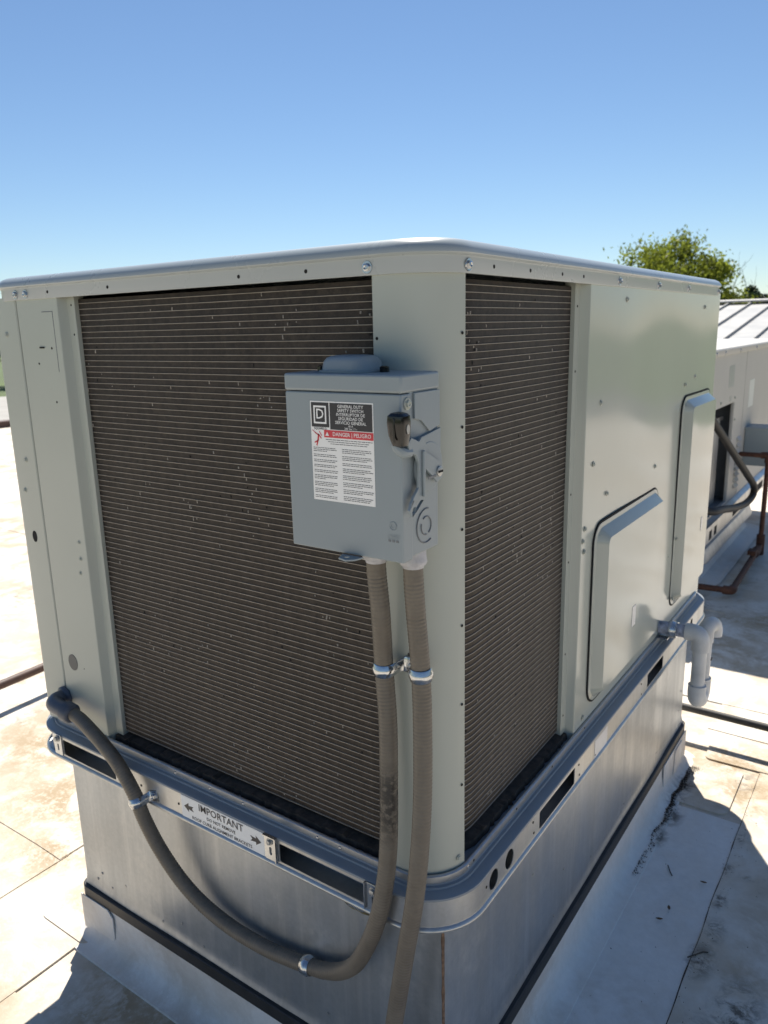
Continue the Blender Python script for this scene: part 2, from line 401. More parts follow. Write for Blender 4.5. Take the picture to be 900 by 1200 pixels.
# ------------------------------------------------------------------ roof curb under the unit
CB = (-1.0, 0.0, 0.0, 1.55)
curb = thing('roof_curb', 'dull galvanised sheet metal curb carrying the large rooftop unit, streaked with dirt', 'roof curb', (-.5, .8, ZR))
ZC0, ZC1 = -.425, -.0685
def curb_wall(a, b, nrm):
    """gently buckled sheet from a to b with a kicked-out lower flange"""
    a, b, nrm = Vector(a), Vector(b), Vector(nrm); rows = []
    zs = [ZC1 - (ZC1 - ZC0 - .03) * i / 14 for i in range(15)] + [ZC0 + .020, ZC0 + .012, ZC0 + .002]
    for i, z in enumerate(zs):
        row = []
        for j in range(41):
            p = a.lerp(b, j / 40); ed = min(1, 6 * min(j / 40, 1 - j / 40)) * min(1, (ZC1 - z) * 8)
            d = .0035 * ed * noise.noise(Vector((p.x * 3, p.y * 3, z * 2.5)))
            k = [0, .001, .003, .0065][max(0, i - 14)]
            row.append(p + nrm * (d + k) + Vector((0, 0, z)))
        rows.append(row)
    return MB().grid(rows).build('wall_sheet', 'galv_curb', curb, 25)
curb_wall((-1.0, 0, 0), (-.003, 0, 0), (0, -1, 0)); curb_wall((0, .002, 0), (0, 1.55, 0), (1, 0, 0))
curb_wall((-1.0, 1.55, 0), (-.003, 1.55, 0), (0, 1, 0)); curb_wall((-1.0, .002, 0), (-1.0, 1.548, 0), (-1, 0, 0))
ring('curb_top_flange', [(-.004, ZC1 - .001), (-.06, ZC1 - .001)], CB, .01, 'galv_curb', curb, 2)
mb = MB(); rows = []
for i in range(40):
    z = ZC1 - (ZC1 - ZC0) * i / 39; w = .0004 + .0024 * noise.noise(Vector((0, 0, z * 40))) ; q = .0018 + .002 * noise.noise(Vector((5, 0, z * 60)))
    rows.append([(-.0022 - w, -.0012, z), (-.0008, -.0018 - q * .7, z), (.0014 + q * .3, -.0004, z), (.0012, .0016 + w, z)])
mb.grid(rows).build('corner_seam', 'caulk', curb)
ring('termination_bar', [(.0030, ZC0 + .0045), (.0130, ZC0 + .004), (.0155, ZC0 + .002), (.0155, ZC0 - .024), (.012, ZC0 - .026)], CB, .012, 'blackbar', curb, 4)
fl = [(.0125, ZC0 - .0), (.0125, ZC0 - .06), (.015, ZC0 - .095), (.022, ZC0 - .115), (.035, ZC0 - .1265), (.048, ZR + .0050), (.066, ZR + .0042), (.068, ZR - .002)]
# flashing with soft wrinkles
mb = MB(); rows = []
for i, (o, z) in enumerate(fl):
    row = []
    base = rr(*CB, .02, o, 5)
    pts = []
    for k in range(len(base)):
        a, b = base[k], base[(k + 1) % len(base)]; L = math.hypot(b[0] - a[0], b[1] - a[1]); m = max(1, int(L / .03))
        if i == 0: pass
        for j in range(m if L > .2 else 1):
            t = j / (m if L > .2 else 1); pts.append((a[0] + (b[0] - a[0]) * t, a[1] + (b[1] - a[1]) * t))
    # keep a constant count: resample against the first row
    if i == 0: N0 = 220
    per = [0]
    for k in range(len(pts)): per.append(per[-1] + math.hypot(pts[(k + 1) % len(pts)][0] - pts[k][0], pts[(k + 1) % len(pts)][1] - pts[k][1]))
    cx, cy = -.5, .775
    for k in range(N0):
        s_ = per[-1] * k / N0; q = 0
        while per[q + 1] < s_: q += 1
        t = (s_ - per[q]) / max(1e-9, per[q + 1] - per[q]); a, b = pts[q], pts[(q + 1) % len(pts)]
        x, y = a[0] + (b[0] - a[0]) * t, a[1] + (b[1] - a[1]) * t
        w = .004 * noise.noise(Vector((x * 5, y * 5, 3))) * (1 if 1 < i < 5 else 0)
        dx, dy = (x - cx) / .5, (y - cy) / .775
        if abs(dx) > abs(dy): x += w * (1 if dx > 0 else -1)
        else: y += w * (1 if dy > 0 else -1)
        row.append((x, y, z))
    rows.append(row)
mb.grid(rows, True).build('flashing', 'flash', curb, 40)
# corner patches on the flashing
def flash_patch(loop, frame, org, name='flashing_patch'): return plate(name, [loop], .003, frame, org, 'flash', curb, .0008)
flash_patch([(-1.008, ZR + .02), (-.900, ZR + .02), (-.888, ZR + .04), (-.888, ZC0 - .04), (-.905, ZC0 - .022), (-1.008, ZC0 - .022)], LEFT, (0, -.0155, 0))
flash_patch([(1.30, ZR + .02), (1.555, ZR + .02), (1.555, ZC0 - .022), (1.29, ZC0 - .022)], RIGHT, (.0155, 0, 0))
flash_patch([(1.40, ZR + .02), (1.49, ZR + .02), (1.49, ZC0 - .03), (1.41, ZC0 - .03)], RIGHT, (.0187, 0, 0))
RIV = MB().lathe([(.0032, 0), (.0028, .0012), (0, .0016)], (0, 0, 0), (0, -1, 0), 8).mesh('rivet', 'zinc_dull')
for x, z in ((-.955, -.395), (-.935, -.372), (-.90, -.396), (-.845, -.366), (-.72, -.40), (-.655, -.374), (-.59, -.40), (-.50, -.398), (-.425, -.372), (-.36, -.40), (-.25, -.375), (-.17, -.40), (-.08, -.37)):
    inst('rivet', RIV, curb, (x, -.001, z))
RIVR = RIV.copy(); RIVR.transform(Matrix.Rotation(PI / 2, 4, 'Z'))
for y, z in ((.35, -.20), (.12, -.38), (.28, -.385), (.47, -.385), (.7, -.385), (.95, -.385), (1.25, -.385), (1.5, -.36), (1.52, -.30), (.52, -.30)): inst('rivet', RIVR, curb, (.001, y, z))
# sealant blob round a bracket bolt under the rail
mb = MB(); rows = []
for k, (r, h) in enumerate(((.036, .0), (.032, .004), (.024, .006), (.001, .0065))):
    rows.append([(-.168 + r * (1 + .25 * noise.noise(Vector((a, r * 20, 1)))) * math.cos(a) * 1.15, -.001 - h, -.088 + r * .62 * math.sin(a) * (1 + .2 * noise.noise(Vector((a * 2, 4, 1))))) for a in [2 * PI * q / 20 for q in range(20)]])
mb.grid(rows, True).build('sealant_blob', 'tar', curb)
MB().box((-.185, -.012, -.098), (-.15, -.006, -.080)).build('bracket_tab', 'zinc', curb, bevel=.002)

# ------------------------------------------------------------------ the large rooftop unit
BX = (-1.080, 0.0, 0.0, 1.665)
unit = thing('rooftop_unit', 'large pale grey-green packaged rooftop air conditioner with dark wrap-around coil', 'air conditioner', (-.53, .83, ZC1))
H = .94
# lid
lid = ring('lid', [(-.004, H - .001), (.0035, H - .001), (.0045, H + .0005), (.0045, H + .019), (.0055, H + .0215), (.0100, H + .0230), (.0115, H + .0250), (.0112, H + .0285), (.0085, H + .0335), (.0020, H + .0395), (-.006, H + .0430), (-.016, H + .0448), (-.10, H + .050), (-.30, H + .056)], BX, .078 if 0 else .075, 'paint_lid', unit, 14, True)
# lid flange screws, and dark discs painted for the shade in punched holes
for x in (-.975, -.940, -.111): inst('screw', SCR['L'], lid, (x, -.0045, H + .0095), (0, random.random(), 0), 1.35)
for x in (-.865, -.68, -.355, -.02 - .2): inst('hole', DIM['L'], lid, (x, -.0045, H + .0105))
for y in (.069, .70, .98, 1.25, 1.60): inst('screw', SCR['R'], lid, (.0045, y, H + .0095), (random.random(), 0, 0), 1.35)
for y in (.145, .27, .40, .50): inst('hole', DIM['R'], lid, (.0045, y, H + .0105))

# corner post
zs = [.0015, .35, .65, H + .005]
prof = [(-.109, .012), (-.109, .0025), (-.1065, 0)] + [(-.095, 0)] + arc(-.082, .082, .082, -90, -10, 14) + [(-.0005, .0700), (-.0025, .0725), (-.012, .0725)]
post = sheet(prof, zs).build('corner_post', 'paint', unit, 22, solid=.0015)
for z in (.86, .73, .58, .43, .30, .16): inst('hole', DIM['R'], post, (-.0012, .063, z), (0, 0, -.2), .8)
inst('hole', DIM['L'], post, (-.101, 0, .855), (0, 0, 0), .8)
inst('screw', SCRP['R'], post, (-.003, .056, .03), (0, 0, -.3), .8)

# left-hand panels
cp = sheet(arc(-1.065, .015, .015, 180, 270, 8) + [(-1.02, 0), (-.992, 0), (-.9895, .002), (-.9895, .02)], [.0015, .4, H + .005])
cp.v = [(-1.06, .04, z) if False else (x, y, z) for x, y, z in cp.v]
cpo = cp.build('corner_panel', 'paint', unit, 22, solid=.0015)
def wob(x, y, z): return (x, y + .0006 * math.sin(x * 23 + 1) * math.sin(z * 5), z)
sp_prof = [(-.9865, .02), (-.9865, .002), (-.984, 0)] + [(-.984 + .1365 * k / 6, 0) for k in range(1, 7)] + [(-.8458, .0008), (-.8445, .003), (-.8400, .0165), (-.8390, .0180), (-.8372, .0185), (-.8190, .0185), (-.8180, .0195), (-.8180, .04)]
spo = sheet(sp_prof, [.0015 + (H + .0035) * k / 10 for k in range(11)], wob).build('service_panel', 'paint', unit, 24, solid=.0015)
for x, z in ((-1.034, .873), (-1.026, .613), (-1.044, .545)): inst('screw', SCRP['L'], cpo, (x, 0, z), (0, random.random() * 3, 0), .95)
for x, z in ((-.868, .452), (-.869, .416), (-.876, .384)): inst('screw', SCRP['L'], spo, (x, 0, z), (0, random.random() * 3, 0), .8)
for x, z, s in ((-.88, .845, .8), (-.885, .74, .8), (-.93, .815, .7), (-.905, .16, .6)): inst('hole', DIM['L'], spo, (x, 0, z), (0, 0, 0), s)
for z in (.925, .87): inst('hole', DIM['L'], spo, (-.828, .0185, z), (0, 0, 0), .8)
plate('oval_hole', [circ(-1.03, .443, .0085, 20, 1.5)], .0008, LEFT, (0, .0002, 0), 'hole', cpo)
plate('knockout_plug', [circ(-.944, .166, .0165, 24, 1.15)], .0012, LEFT, (0, -.0002, 0), 'plug', spo, .0004)
plate('embossed_line', [rect(-.865, .80, -.8635, .915)], .0006, LEFT, (0, .0002, 0), 'bgdark', spo)
plate('embossed_line', [rect(-.90, .9135, -.8632, .915)], .0006, LEFT, (0, .0003, 0), 'bgdark', spo)
MB().box((-.92, -.0015, .845), (-.905, -.0002, .848)).build('slot', 'hole', spo)

# right-hand panel, slightly oil-canned
def can(x, y, z):
    if x < -.0005 or y > 1.64: return (x, y, z)
    e = min(1, (y - .553) * 5) * min(1, (1.64 - y) * 5) * min(1, (z) * 7) * min(1, (H - z) * 7)
    e = max(0, e)
    return (x + e * (.0022 * math.sin(y * 6.3 + .6) * math.cos(z * 5.2 - 1.2) + .0010 * math.sin(y * 11 + z * 7)), y, z)
rp_prof = [(-.040, .524), (-.0195, .524), (-.0185, .525), (-.0185, .5430), (-.0180, .5448), (-.0165, .5458), (-.003, .5505), (-.001, .5515), (0, .553)] + [(0, .553 + 1.087 * k / 60) for k in range(1, 61)] + arc(-.018, 1.647, .018, 0, 90, 6)
rpo = sheet(rp_prof, [.0015 + (H + .0035) * k / 40 for k in range(41)], can).build('side_panel', 'paint_panel', unit, 30, solid=.0015)
for y, z in ((.766, .915), (1.46, .905), (.631, .712), (1.30, .700), (1.40, .716), (.694, .514), (1.05, .516), (.602, .592), (.569, .464), (.560, .440), (.569, .416), (.60, .03)):
    inst('screw', SCRP['R'], rpo, (.0012, y, z), (random.random() * 3, 0, 0), .9)
for z in (.90, .78, .54, .40, .2, .06): inst('hole', DIM['R'], rpo, (-.0185, .534, z), (0, 0, 0), .8)
MB().box((-1.080, .02, .002), (-1.078, 1.64, H)).box((-1.04, 1.663, .002), (-.02, 1.665, H)).build('rear_panel', 'paint', unit)

def access_door(y0, y1, z0, z1, d=.026, r=.035):
    mb = MB(); prof = [(-.0065, .0015), (-.0065, .0035), (.0, .0045), (.0025, .0050), (.0200, d - .0008), (.0212, d), (.06, d + .0002), (.13, d + .001)]
    rows = []
    for ins, x in prof: rows.append([(x, u, v) for u, v in rect(y0 + ins, z0 + ins, y1 - ins, z1 - ins, max(.003, r - ins * .95), 6)])
    mb.grid(rows, True); m = len(rows[0]); mb.f.append(tuple(range((len(rows) - 1) * m, len(rows) * m)))
    o = mb.build('access_door', 'paint_panel', unit, 18)
    # gasket gap round the door
    g = MB(); rows = [[(x, u, v) for u, v in rect(y0 - i, z0 - i, y1 + i, z1 + i, r + i, 6)] for i, x in ((.0115, .0008), (.0110, .0026), (.0064, .0026))]
    g.grid(rows, True).build('gasket', 'hole', o, 30)
    return o
d1 = access_door(.628, 1.085, .056, .450); d2 = access_door(1.285, 1.60, .072, .660)
for o, pts in ((d1, ((.645, .432), (1.065, .432), (.650, .07))), (d2, ((1.30, .642), (1.585, .642), (1.29, .09), (1.292, .27)))):
    for y, z in pts: inst('screw', SCRP['R'], o, (.0075, y, z), (random.random(), 0, 0), .9)
inst('screw', SCRP['R'], rpo, (.001, 1.235, .23), (0, 0, 0), .8)
MB().box((.0272, .835, .165), (.0278, .862, .215)).build('door_sticker', 'foil', d1)
MB().box((.0272, 1.49, .25), (.0278, 1.508, .29)).build('door_sticker', 'foil', d2)

# condenser coil: fin core bent round the corner, with flat tubes standing proud
CO = .026
def coil_path(o, n=16):
    r = .125
    return [(-.836, CO - o), (-.6, CO - o), (-.4, CO - o)] + arc(-CO - r, CO + r, r + o, -90, 0, n) + [(-CO + o, .3), (-CO + o, .4), (-CO + o, .540)]
ZK0, ZK1 = .024, .935
cA_, cB_ = coil_path(-.0016), coil_path(-.018)
coil = MB().grid([[(x, y, z) for x, y in cA_] for z in (ZK0, .3, .6, ZK1)] + [[(x, y, z) for x, y in cB_] for z in (ZK1, ZK0)]).build('condenser_coil', 'fins', unit, 40)
tm = MB(); rows = []
A, B, C_, D_ = coil_path(-.004), coil_path(-.0004), coil_path(0), coil_path(-.0004)
for k in range(len(A)):
    rows.append([(A[k][0], A[k][1], -.00062), (B[k][0], B[k][1], -.00062), (C_[k][0], C_[k][1], -.0004), (C_[k][0], C_[k][1], .0004), (D_[k][0], D_[k][1], .00062), (A[k][0], A[k][1], .00062)])
tube_me = tm.grid(rows, True, True).mesh('tube', 'tube', 50)
PITCH = .01072; z = ZK0 + .003
while z < ZK1:
    inst('tube', tube_me, coil, (0, 0, z)); z += PITCH
# corrugated fin strips between the tubes, seen as fine ticks: lint and bent fins
def on_coil(s, o=0.0):
    p = coil_path(o, 16); L = 0
    for a, b in zip(p, p[1:]):
        d = math.hypot(b[0] - a[0], b[1] - a[1])
        if L + d >= s: t = (s - L) / d; return (a[0] + (b[0] - a[0]) * t, a[1] + (b[1] - a[1]) * t, math.atan2(b[1] - a[1], b[0] - a[0]))
        L += d
    return (*p[-1], PI / 2)
mb = MB(); md = MB()
rnd = random.Random(3)
cl = [(rnd.random() * 1.2, rnd.random() ** .9 * .9) for _ in range(26)]
for i in range(330):
    if rnd.random() < .5: cx, cz = rnd.choice(cl); s = cx + rnd.gauss(0, .02); zz = cz + rnd.gauss(0, .03)
    else: s = rnd.random() * 1.22; zz = rnd.random() * .9
    s = min(max(s, .01), 1.2); zz = ZK0 + .003 + (int(zz / PITCH) + .5) * PITCH + rnd.uniform(-.003, .003)
    if not ZK0 < zz < ZK1 - .01: continue
    x, y, a = on_coil(s, -.0015); w = rnd.uniform(.0006, .0017); h = rnd.uniform(.0008, .0034)
    d = Vector((math.cos(a), math.sin(a), 0)); nn = Vector((d.y, -d.x, 0)); p = Vector((x, y, zz))
    t = rnd.uniform(-.0008, .0008)
    (mb if rnd.random() < .72 else md).add([p - d * w - Vector((0, 0, h)), p + d * w - Vector((0, 0, h)), p + d * (w + t) + Vector((0, 0, h)), p + d * (t - w) + Vector((0, 0, h)), p + nn * .0015], [(0, 1, 4), (1, 2, 4), (2, 3, 4), (3, 0, 4)])
kind(mb.build('lint_flecks', 'lint', coil), 'stuff'); kind(md.build('bent_fins', 'hole', coil), 'stuff')
# ragged dirty gasket along the coil foot
mb = MB(); rows = []
for k in range(160):
    x, y, a = on_coil(1.28 * k / 159, .006); d = Vector((math.cos(a), math.sin(a))); nx, ny = d.y, -d.x
    w = .010 + .006 * noise.noise(Vector((k * .9, 0, 0))); h = .0165 + .005 * noise.noise(Vector((k * 1.3, 7, 0)))
    rows.append([(x + nx * w, y + ny * w, .0045), (x + nx * w * .8, y + ny * w * .8, h), (x - nx * .02, y - ny * .02, h + .003)])
mb.grid(rows).build('coil_gasket', 'lint_dark', unit, 20)
# near-black box behind the coil, its colour standing in for the unlit interior
MB().box((-.83, .075, .006), (-.075, .535, H - .004)).build('coil_interior', 'hole', unit)

# base rail
RR = .075
ring('base_pan', [(-.2, .003), (-.004, .003), (-.002, .0045)], BX, RR, 'pan', unit, 12)
rail = ring('base_rail', [(-.0015, .0035), (-.0008, .0125), (.0012, .0135), (.0042, .0125), (.0050, .0105), (.0052, .001), (.0070, -.0015), (.0105, -.0020), (.0120, -.0022), (.0135, -.0048), (.0275, -.0062), (.0315, -.0080), (.0325, -.0110)], BX, RR, 'pan', unit, 12, ang=28)
ring('lower_lip', [(.0320, -.0575), (.0345, -.0590), (.0368, -.0615), (.0375, -.0645), (.0355, -.0672), (.0300, -.0683), (-.02, -.0683)], BX, RR, 'galv', rail, 12, ang=50)
ring('flange_strip', [(.0054, .0016), (.0062, .0020), (.0062, .0128), (.0044, .0140), (.0012, .0143)], BX, RR, 'galv', rail, 12, ang=40)
Z0, Z1 = -.0605, -.0108
def slot(u0, u1): return rect(u0, -.0535, u1, -.0165, .004, 3)
plate('rail_face', [rect(-.985, Z0, -.0751, Z1), slot(-.972, -.785), slot(-.318, -.128)], .002, LEFT, (0, -.0305, 0), 'galv', rail)
plate('rail_face', [rect(.0751, Z0, 1.590, Z1), slot(.300, .478), slot(.985, 1.13)] + [circ(y, -.033, .0165, 18, 1.1) for y in (.112, .172)] + [circ(y, -.033, .015, 18, 1.2) for y in (1.36, 1.44)], .002, RIGHT, (.0305, 0, 0), 'galv', rail)
def corner_face(cx, cy, a0):
    rows = []
    for z in (Z0, -.05, -.025, Z1): rows.append([(x, y, z) for x, y in arc(cx, cy, RR + .0325, a0, a0 + 90, 14)])
    return MB().grid(rows).build('rail_corner', 'galv', rail, 40, solid=.002)
corner_face(-RR, RR, -90); corner_face(-RR, 1.665 - RR, 0); corner_face(-1.06 + RR, 1.665 - RR, 90); corner_face(-1.06 + RR, RR, 180)
MB().box((-.985, 1.6955, Z0), (-.075, 1.6975, Z1)).box((-1.0925, .075, Z0), (-1.0905, 1.59, Z1)).build('rail_face', 'galv', rail)
# inner dark channel seen through the slots
ring('inner_channel', [(.0285, -.0655), (-.012, -.0655), (-.014, -.060), (-.014, -.004), (.0, -.001)], BX, RR, 'zinc_dull', rail, 6)
for x in (-.62, -.52, -.43, -.25, -.2): inst('screw', SCR['L'], rail, (x, -.0062, .0065), (0, 0, 0), .6)
for x in (-.7, -.585, -.345): inst('hole', DIM['L'], rail, (x, -.0327, -.036), (0, 0, 0), .9)
for y in (.09, .255, .42, .60): inst('hole', DIM['R'], rail, (.0063, y, .007), (0, 0, 0), .8)
for y, z in ((.085, -.03), (.27, -.02), (.275, -.045), (.50, -.022), (.505, -.048), (.93, -.02), (.935, -.05), (.60, -.05)): inst('hole', DIM['R'], rail, (.0327, y, z), (0, 0, 0), .9)
inst('screw', SCR['R'], rail, (.004, .072, .007), (0, 0, -.2), .8)
# lifting clips at the slot ends
def clip(u0, u1, frame, org, bolt, side):
    o = plate('lifting_clip', [rect(u0, -.0575, u1, -.0075, .003, 3), rect((u0 + u1) / 2 - .0028, -.047, (u0 + u1) / 2 + .0028, -.031, .0025, 3)], .0022, frame, org, 'zinc', rail, .0006)
    return o
c1 = clip(-.352, -.322, LEFT, (0, -.0330, 0), 0, 0); inst('bolt', HEX['L'], c1, (-.338, -.0352, -.0195), (0, .3, 0), .85)
MB().box((-.3235, -.0392, -.0575), (-.3215, -.0335, -.0075)).build('clip_return', 'zinc', c1)
MB().box((-.3515, -.040, -.0085), (-.3215, -.0335, -.0065)).build('clip_return', 'zinc', c1)
c2 = clip(-.126, -.096, LEFT, (0, -.0330, 0), 0, 0); inst('bolt', HEX['L'], c2, (-.111, -.0352, -.0195), (0, .1, 0), .85)
MB().box((-.1275, -.0392, -.0575), (-.1255, -.0335, -.0075)).build('clip_return', 'zinc', c2)
c3 = clip(-1.004, -.975, LEFT, (0, -.0330, 0), 0, 0); inst('bolt', HEX['L'], c3, (-.9895, -.0352, -.0175), (0, .1, 0), .95)
# stickers
st = MB().box((-.576, -.0331, -.0590), (-.3535, -.0326, -.0112)).build('notice_sticker', 'white', unit); st['label'] = 'white sticker with black lettering and arrows'
text('lettering', [('IMPORTANT', -.466, -.0225, .0215, 'CENTER'), ('DO NOT REMOVE', -.466, -.0390, .0095, 'CENTER'), ('ROOF CURB ALIGNMENT BRACKETS', -.466, -.0515, .0098, 'CENTER')], LEFT, (0, -.0331, 0), 'ink', st)
for s, u in ((1, -.568), (-1, -.3615)):
    plate('arrow', [[(u, -.0330), (u + s * .013, -.0235), (u + s * .013, -.0295), (u + s * .027, -.0275), (u + s * .022, -.0330), (u + s * .027, -.0385), (u + s * .013, -.0365), (u + s * .013, -.0425)]], .0003, LEFT, (0, -.0332, 0), 'ink', st)
MB().box((.0326, .595, -.057), (.0331, .675, -.015)).build('rail_sticker', 'foil', unit)
text('stamped_marks', [('XL', -.628, -.021, .018, 'CENTER')], LEFT, (0, -.0326, 0), 'zinc_dull', rail) if False else None

# ------------------------------------------------------------------ safety switch
sw = thing('safety_switch', 'blue-grey metal safety switch box with warning label and side lever on the corner post', 'switch box', (-.095, -.05, .572))
body = MB().box((-.1885, -.074, .573), (-.0015, -.0035, .806)).build('enclosure', 'paint_box', sw, bevel=.003)
MB().box((-.1915, -.0955, .7895), (.001, -.003, .8125)).build('hood', 'paint_box', sw, bevel=.0035)
door = MB().box((-.1905, -.0945, .5700), (-.0005, -.0705, .7885)).build('door', 'paint_box', sw, bevel=.0022)
MB().box((-.186, -.0035, .60), (-.15, .0, .62)).box((-.05, -.0035, .60), (-.02, .0, .62)).box((-.1, -.0035, .77), (-.06, .0, .79)).build('mounting_foot', 'paint_box', sw)
# rain-tight hub cover on top
mb = MB(); rows = []
for ins, zz in ((-.004, .8128), (-.004, .8150), (.0, .8155), (.002, .8260), (.006, .8315), (.013, .8340), (.022, .8348)):
    rows.append([(u, v, zz) for u, v in rect(-.150 + ins, -.078 + ins, -.072 - ins, -.012 - ins, max(.004, .024 - ins * .8), 6)])
mb.grid(rows, True, True).build('top_cover', 'paint_box', sw, 40)
for x in (-.164, -.058): MB().lathe([(.0065, .8126), (.0065, .819), (.004, .8205), (0, .8205)], (x, -.045, 0), (0, 0, 1), 6).build('cover_bolt', 'black', sw, 30)
# side mechanism (plates on the +x side)
XS = -.0012
plate('lever_boss', [circ(-.034, .690, .033, 28)], .005, RIGHT, (XS, 0, 0), 'paint_box', sw, .0012)
plate('side_cover', [[(-.066, .7885), (-.004, .7885), (-.004, .742), (-.030, .736), (-.050, .752), (-.066, .756)]], .0032, RIGHT, (XS, 0, 0), 'paint_box', sw, .0008)
plate('side_cover', [[(-.070, .728), (-.004, .738), (-.004, .700), (-.040, .700), (-.070, .708)]], .0042, RIGHT, (XS, 0, 0), 'paint_box', sw, .0008)
lev = plate('lever', [[(-.096, .728), (-.088, .735), (-.070, .728), (-.062, .734), (-.054, .726), (-.052, .712), (-.018, .694), (-.010, .684), (-.014, .672), (-.026, .668), (-.046, .684), (-.054, .690), (-.056, .664), (-.060, .650), (-.074, .640), (-.088, .632), (-.094, .642), (-.084, .658), (-.072, .668), (-.070, .700), (-.078, .712), (-.092, .716)],
      circ(-.085, .645, .0055, 14, 1.5)], .0042, RIGHT, (.0062, 0, 0), 'paint_box', sw, .0005)
plate('lever_rib', [rect(-.065, .655, -.0605, .716, .002, 3)], .004, RIGHT, (.0104, 0, 0), 'paint_box', lev, .0015)
MB().lathe([(0, .0100), (.0070, .0100), (.0070, .0125), (.0045, .0135), (0, .0135)], (0, -.022, .682), (1, 0, 0), 18).build('pivot_bolt', 'zinc_dull', lev, 30)
MB().box((.0130, -.0275, .6805), (.0139, -.0165, .6835)).build('pivot_slot', 'hole', lev)
MB().box((.0106, -.050, .6755), (.0112, -.030, .6785)).build('pointer', 'bgdark', lev)
# hooked yoke reaching round to the door front
mb = MB(); mb.tube(catmull([(.006, -.086, .716), (.004, -.100, .718), (-.002, -.104, .727), (.002, -.100, .738)], .003), .0065, 10); mb.build('lever_yoke', 'paint_box', lev)
# black grip
mb = MB(); rows = []
for zz, hw, hd, dy in ((.724, .004, .004, .004), (.727, .0085, .0075, .002), (.740, .0115, .0105, .0), (.756, .0125, .0115, -.001), (.764, .0120, .0105, -.001), (.7675, .0085, .0075, -.001), (.769, .002, .002, -.001)):
    rows.append([(.004 + u, -.1055 + dy + v, zz) for u, v in rect(-hw, -hd, hw, hd, min(hw, hd) * .45, 3)])
g = mb.grid(rows, True, True).build('grip', 'black', sw, 30)
plate('grip_recess', [circ(-.105, .748, .0035, 14, 1.7)], .0006, RIGHT, (.0165, 0, 0), 'zinc_dull', g)
MB().box((.0025, -.1185, .732), (.0055, -.1165, .762)).build('grip_ridge', 'black', g, bevel=.0008)
inst('screw', SCRP['R'], sw, (.0, -.081, .776), (0, 0, 0), 1.25)
# concentric knock-outs on the side: groove shade drawn as thin dark rings
def arc_tube(cy, cz, r, a0, a1, x, t=.0009): return MB().tube([(x, cy + r * math.cos(math.radians(a)) * 1.0, cz + r * math.sin(math.radians(a))) for a in range(a0, a1, 8)], t, 6)
for r, a0, a1 in ((.0235, 75, 300), (.0125, -60, 130), (.0125, 160, 275)): arc_tube(-.037, .609, r, a0, a1, -.0008).build('knockout_ring', 'bgdark', sw)
# embossed OFF on the door
text('embossed_letters', [('O', -.0155, .6195, .013, 'CENTER'), ('OFF', -.0155, .6035, .0105, 'CENTER')], LEFT, (0, -.0947, 0), 'paint_box', door, .0004)
m_ = MB().tube([(-.0155 + .0055 * math.cos(a), -.0946, .6195 + .0055 * math.sin(a)) for a in [2 * PI * k / 16 for k in range(17)]], .0006, 5); m_.build('embossed_ring', 'paint_box', door)
for u in (-.0215, -.0155, -.0095): MB().box((u - .0018, -.0951, .5975), (u + .0018, -.0945, .6005)).build('embossed_bar', 'bgdark', door)
# hinge lip, door latch tab
MB().box((-.1925, -.092, .700), (-.1890, -.080, .786)).build('hinge', 'paint_box', sw, bevel=.001)
plate('latch_tab', [[(-.101, -.0945), (-.094, -.112), (-.080, -.116), (-.070, -.108), (-.066, -.0935)], circ(-.086, -.104, .0038, 12)], .0028, Matrix.Identity(4), (0, 0, .5665), 'paint_box', sw, .0008)
# warning label
lb = plate('warning_label', [rect(-.1465, .6415, -.0425, .7765)], .0004, LEFT, (0, -.0946, 0), 'white', sw); lb['label'] = 'white label with black heading and red danger strip'
YL = -.0950
plate('label_block', [rect(-.1448, .7420, -.1148, .7748)], .0003, LEFT, (0, YL, 0), 'ink', lb)
plate('label_block', [rect(-.1130, .7395, -.0440, .7748)], .0003, LEFT, (0, YL, 0), 'ink', lb)
plate('danger_strip', [rect(-.1240, .7285, -.0430, .7385)], .0003, LEFT, (0, YL, 0), 'red', lb)
plate('emblem_square', [rect(-.1405, .7465, -.1190, .7705), rect(-.1383, .7488, -.1212, .7682)], .0003, LEFT, (0, YL - .0004, 0), 'white', lb)
text('lettering', [('D', -.1297, .7590, .0190, 'CENTER'), ('GENERAL DUTY', -.0785, .7705, .0058, 'CENTER'), ('SAFETY SWITCH', -.0785, .7652, .0058, 'CENTER'), ('INTERRUPTOR DE', -.0785, .7599, .0058, 'CENTER'), ('SEGURIDAD DE', -.0785, .7546, .0058, 'CENTER'), ('SERVICIO GENERAL', -.0785, .7493, .0058, 'CENTER'), ('60 A', -.0785, .7452, .0040, 'CENTER'), ('240 Vac / 1~', -.0785, .7418, .0040, 'CENTER'),
     ('DANGER | PELIGRO', -.0775, .7335, .0072, 'CENTER')], LEFT, (0, YL, 0), 'white', lb, .0009)
plate('hazard_triangle', [[(-.1215, .7308), (-.1155, .7308), (-.1185, .7362)]], .0003, LEFT, (0, YL - .0004, 0), 'white', lb)
text('small_lettering', [('SQUARE D', -.1300, .7398, .0046, 'CENTER')], LEFT, (0, YL, 0), 'ink', lb)
mb = MB()
def stroke(a, b, w):
    a, b = Vector((a[0], 0, a[1])), Vector((b[0], 0, b[1])); d = (b - a).normalized(); q = Vector((-d.z, 0, d.x)) * w / 2; y = Vector((0, YL - .0003, 0))
    mb.add([a + q + y, b + q + y, b - q + y, a - q + y], [(0, 1, 2, 3)])
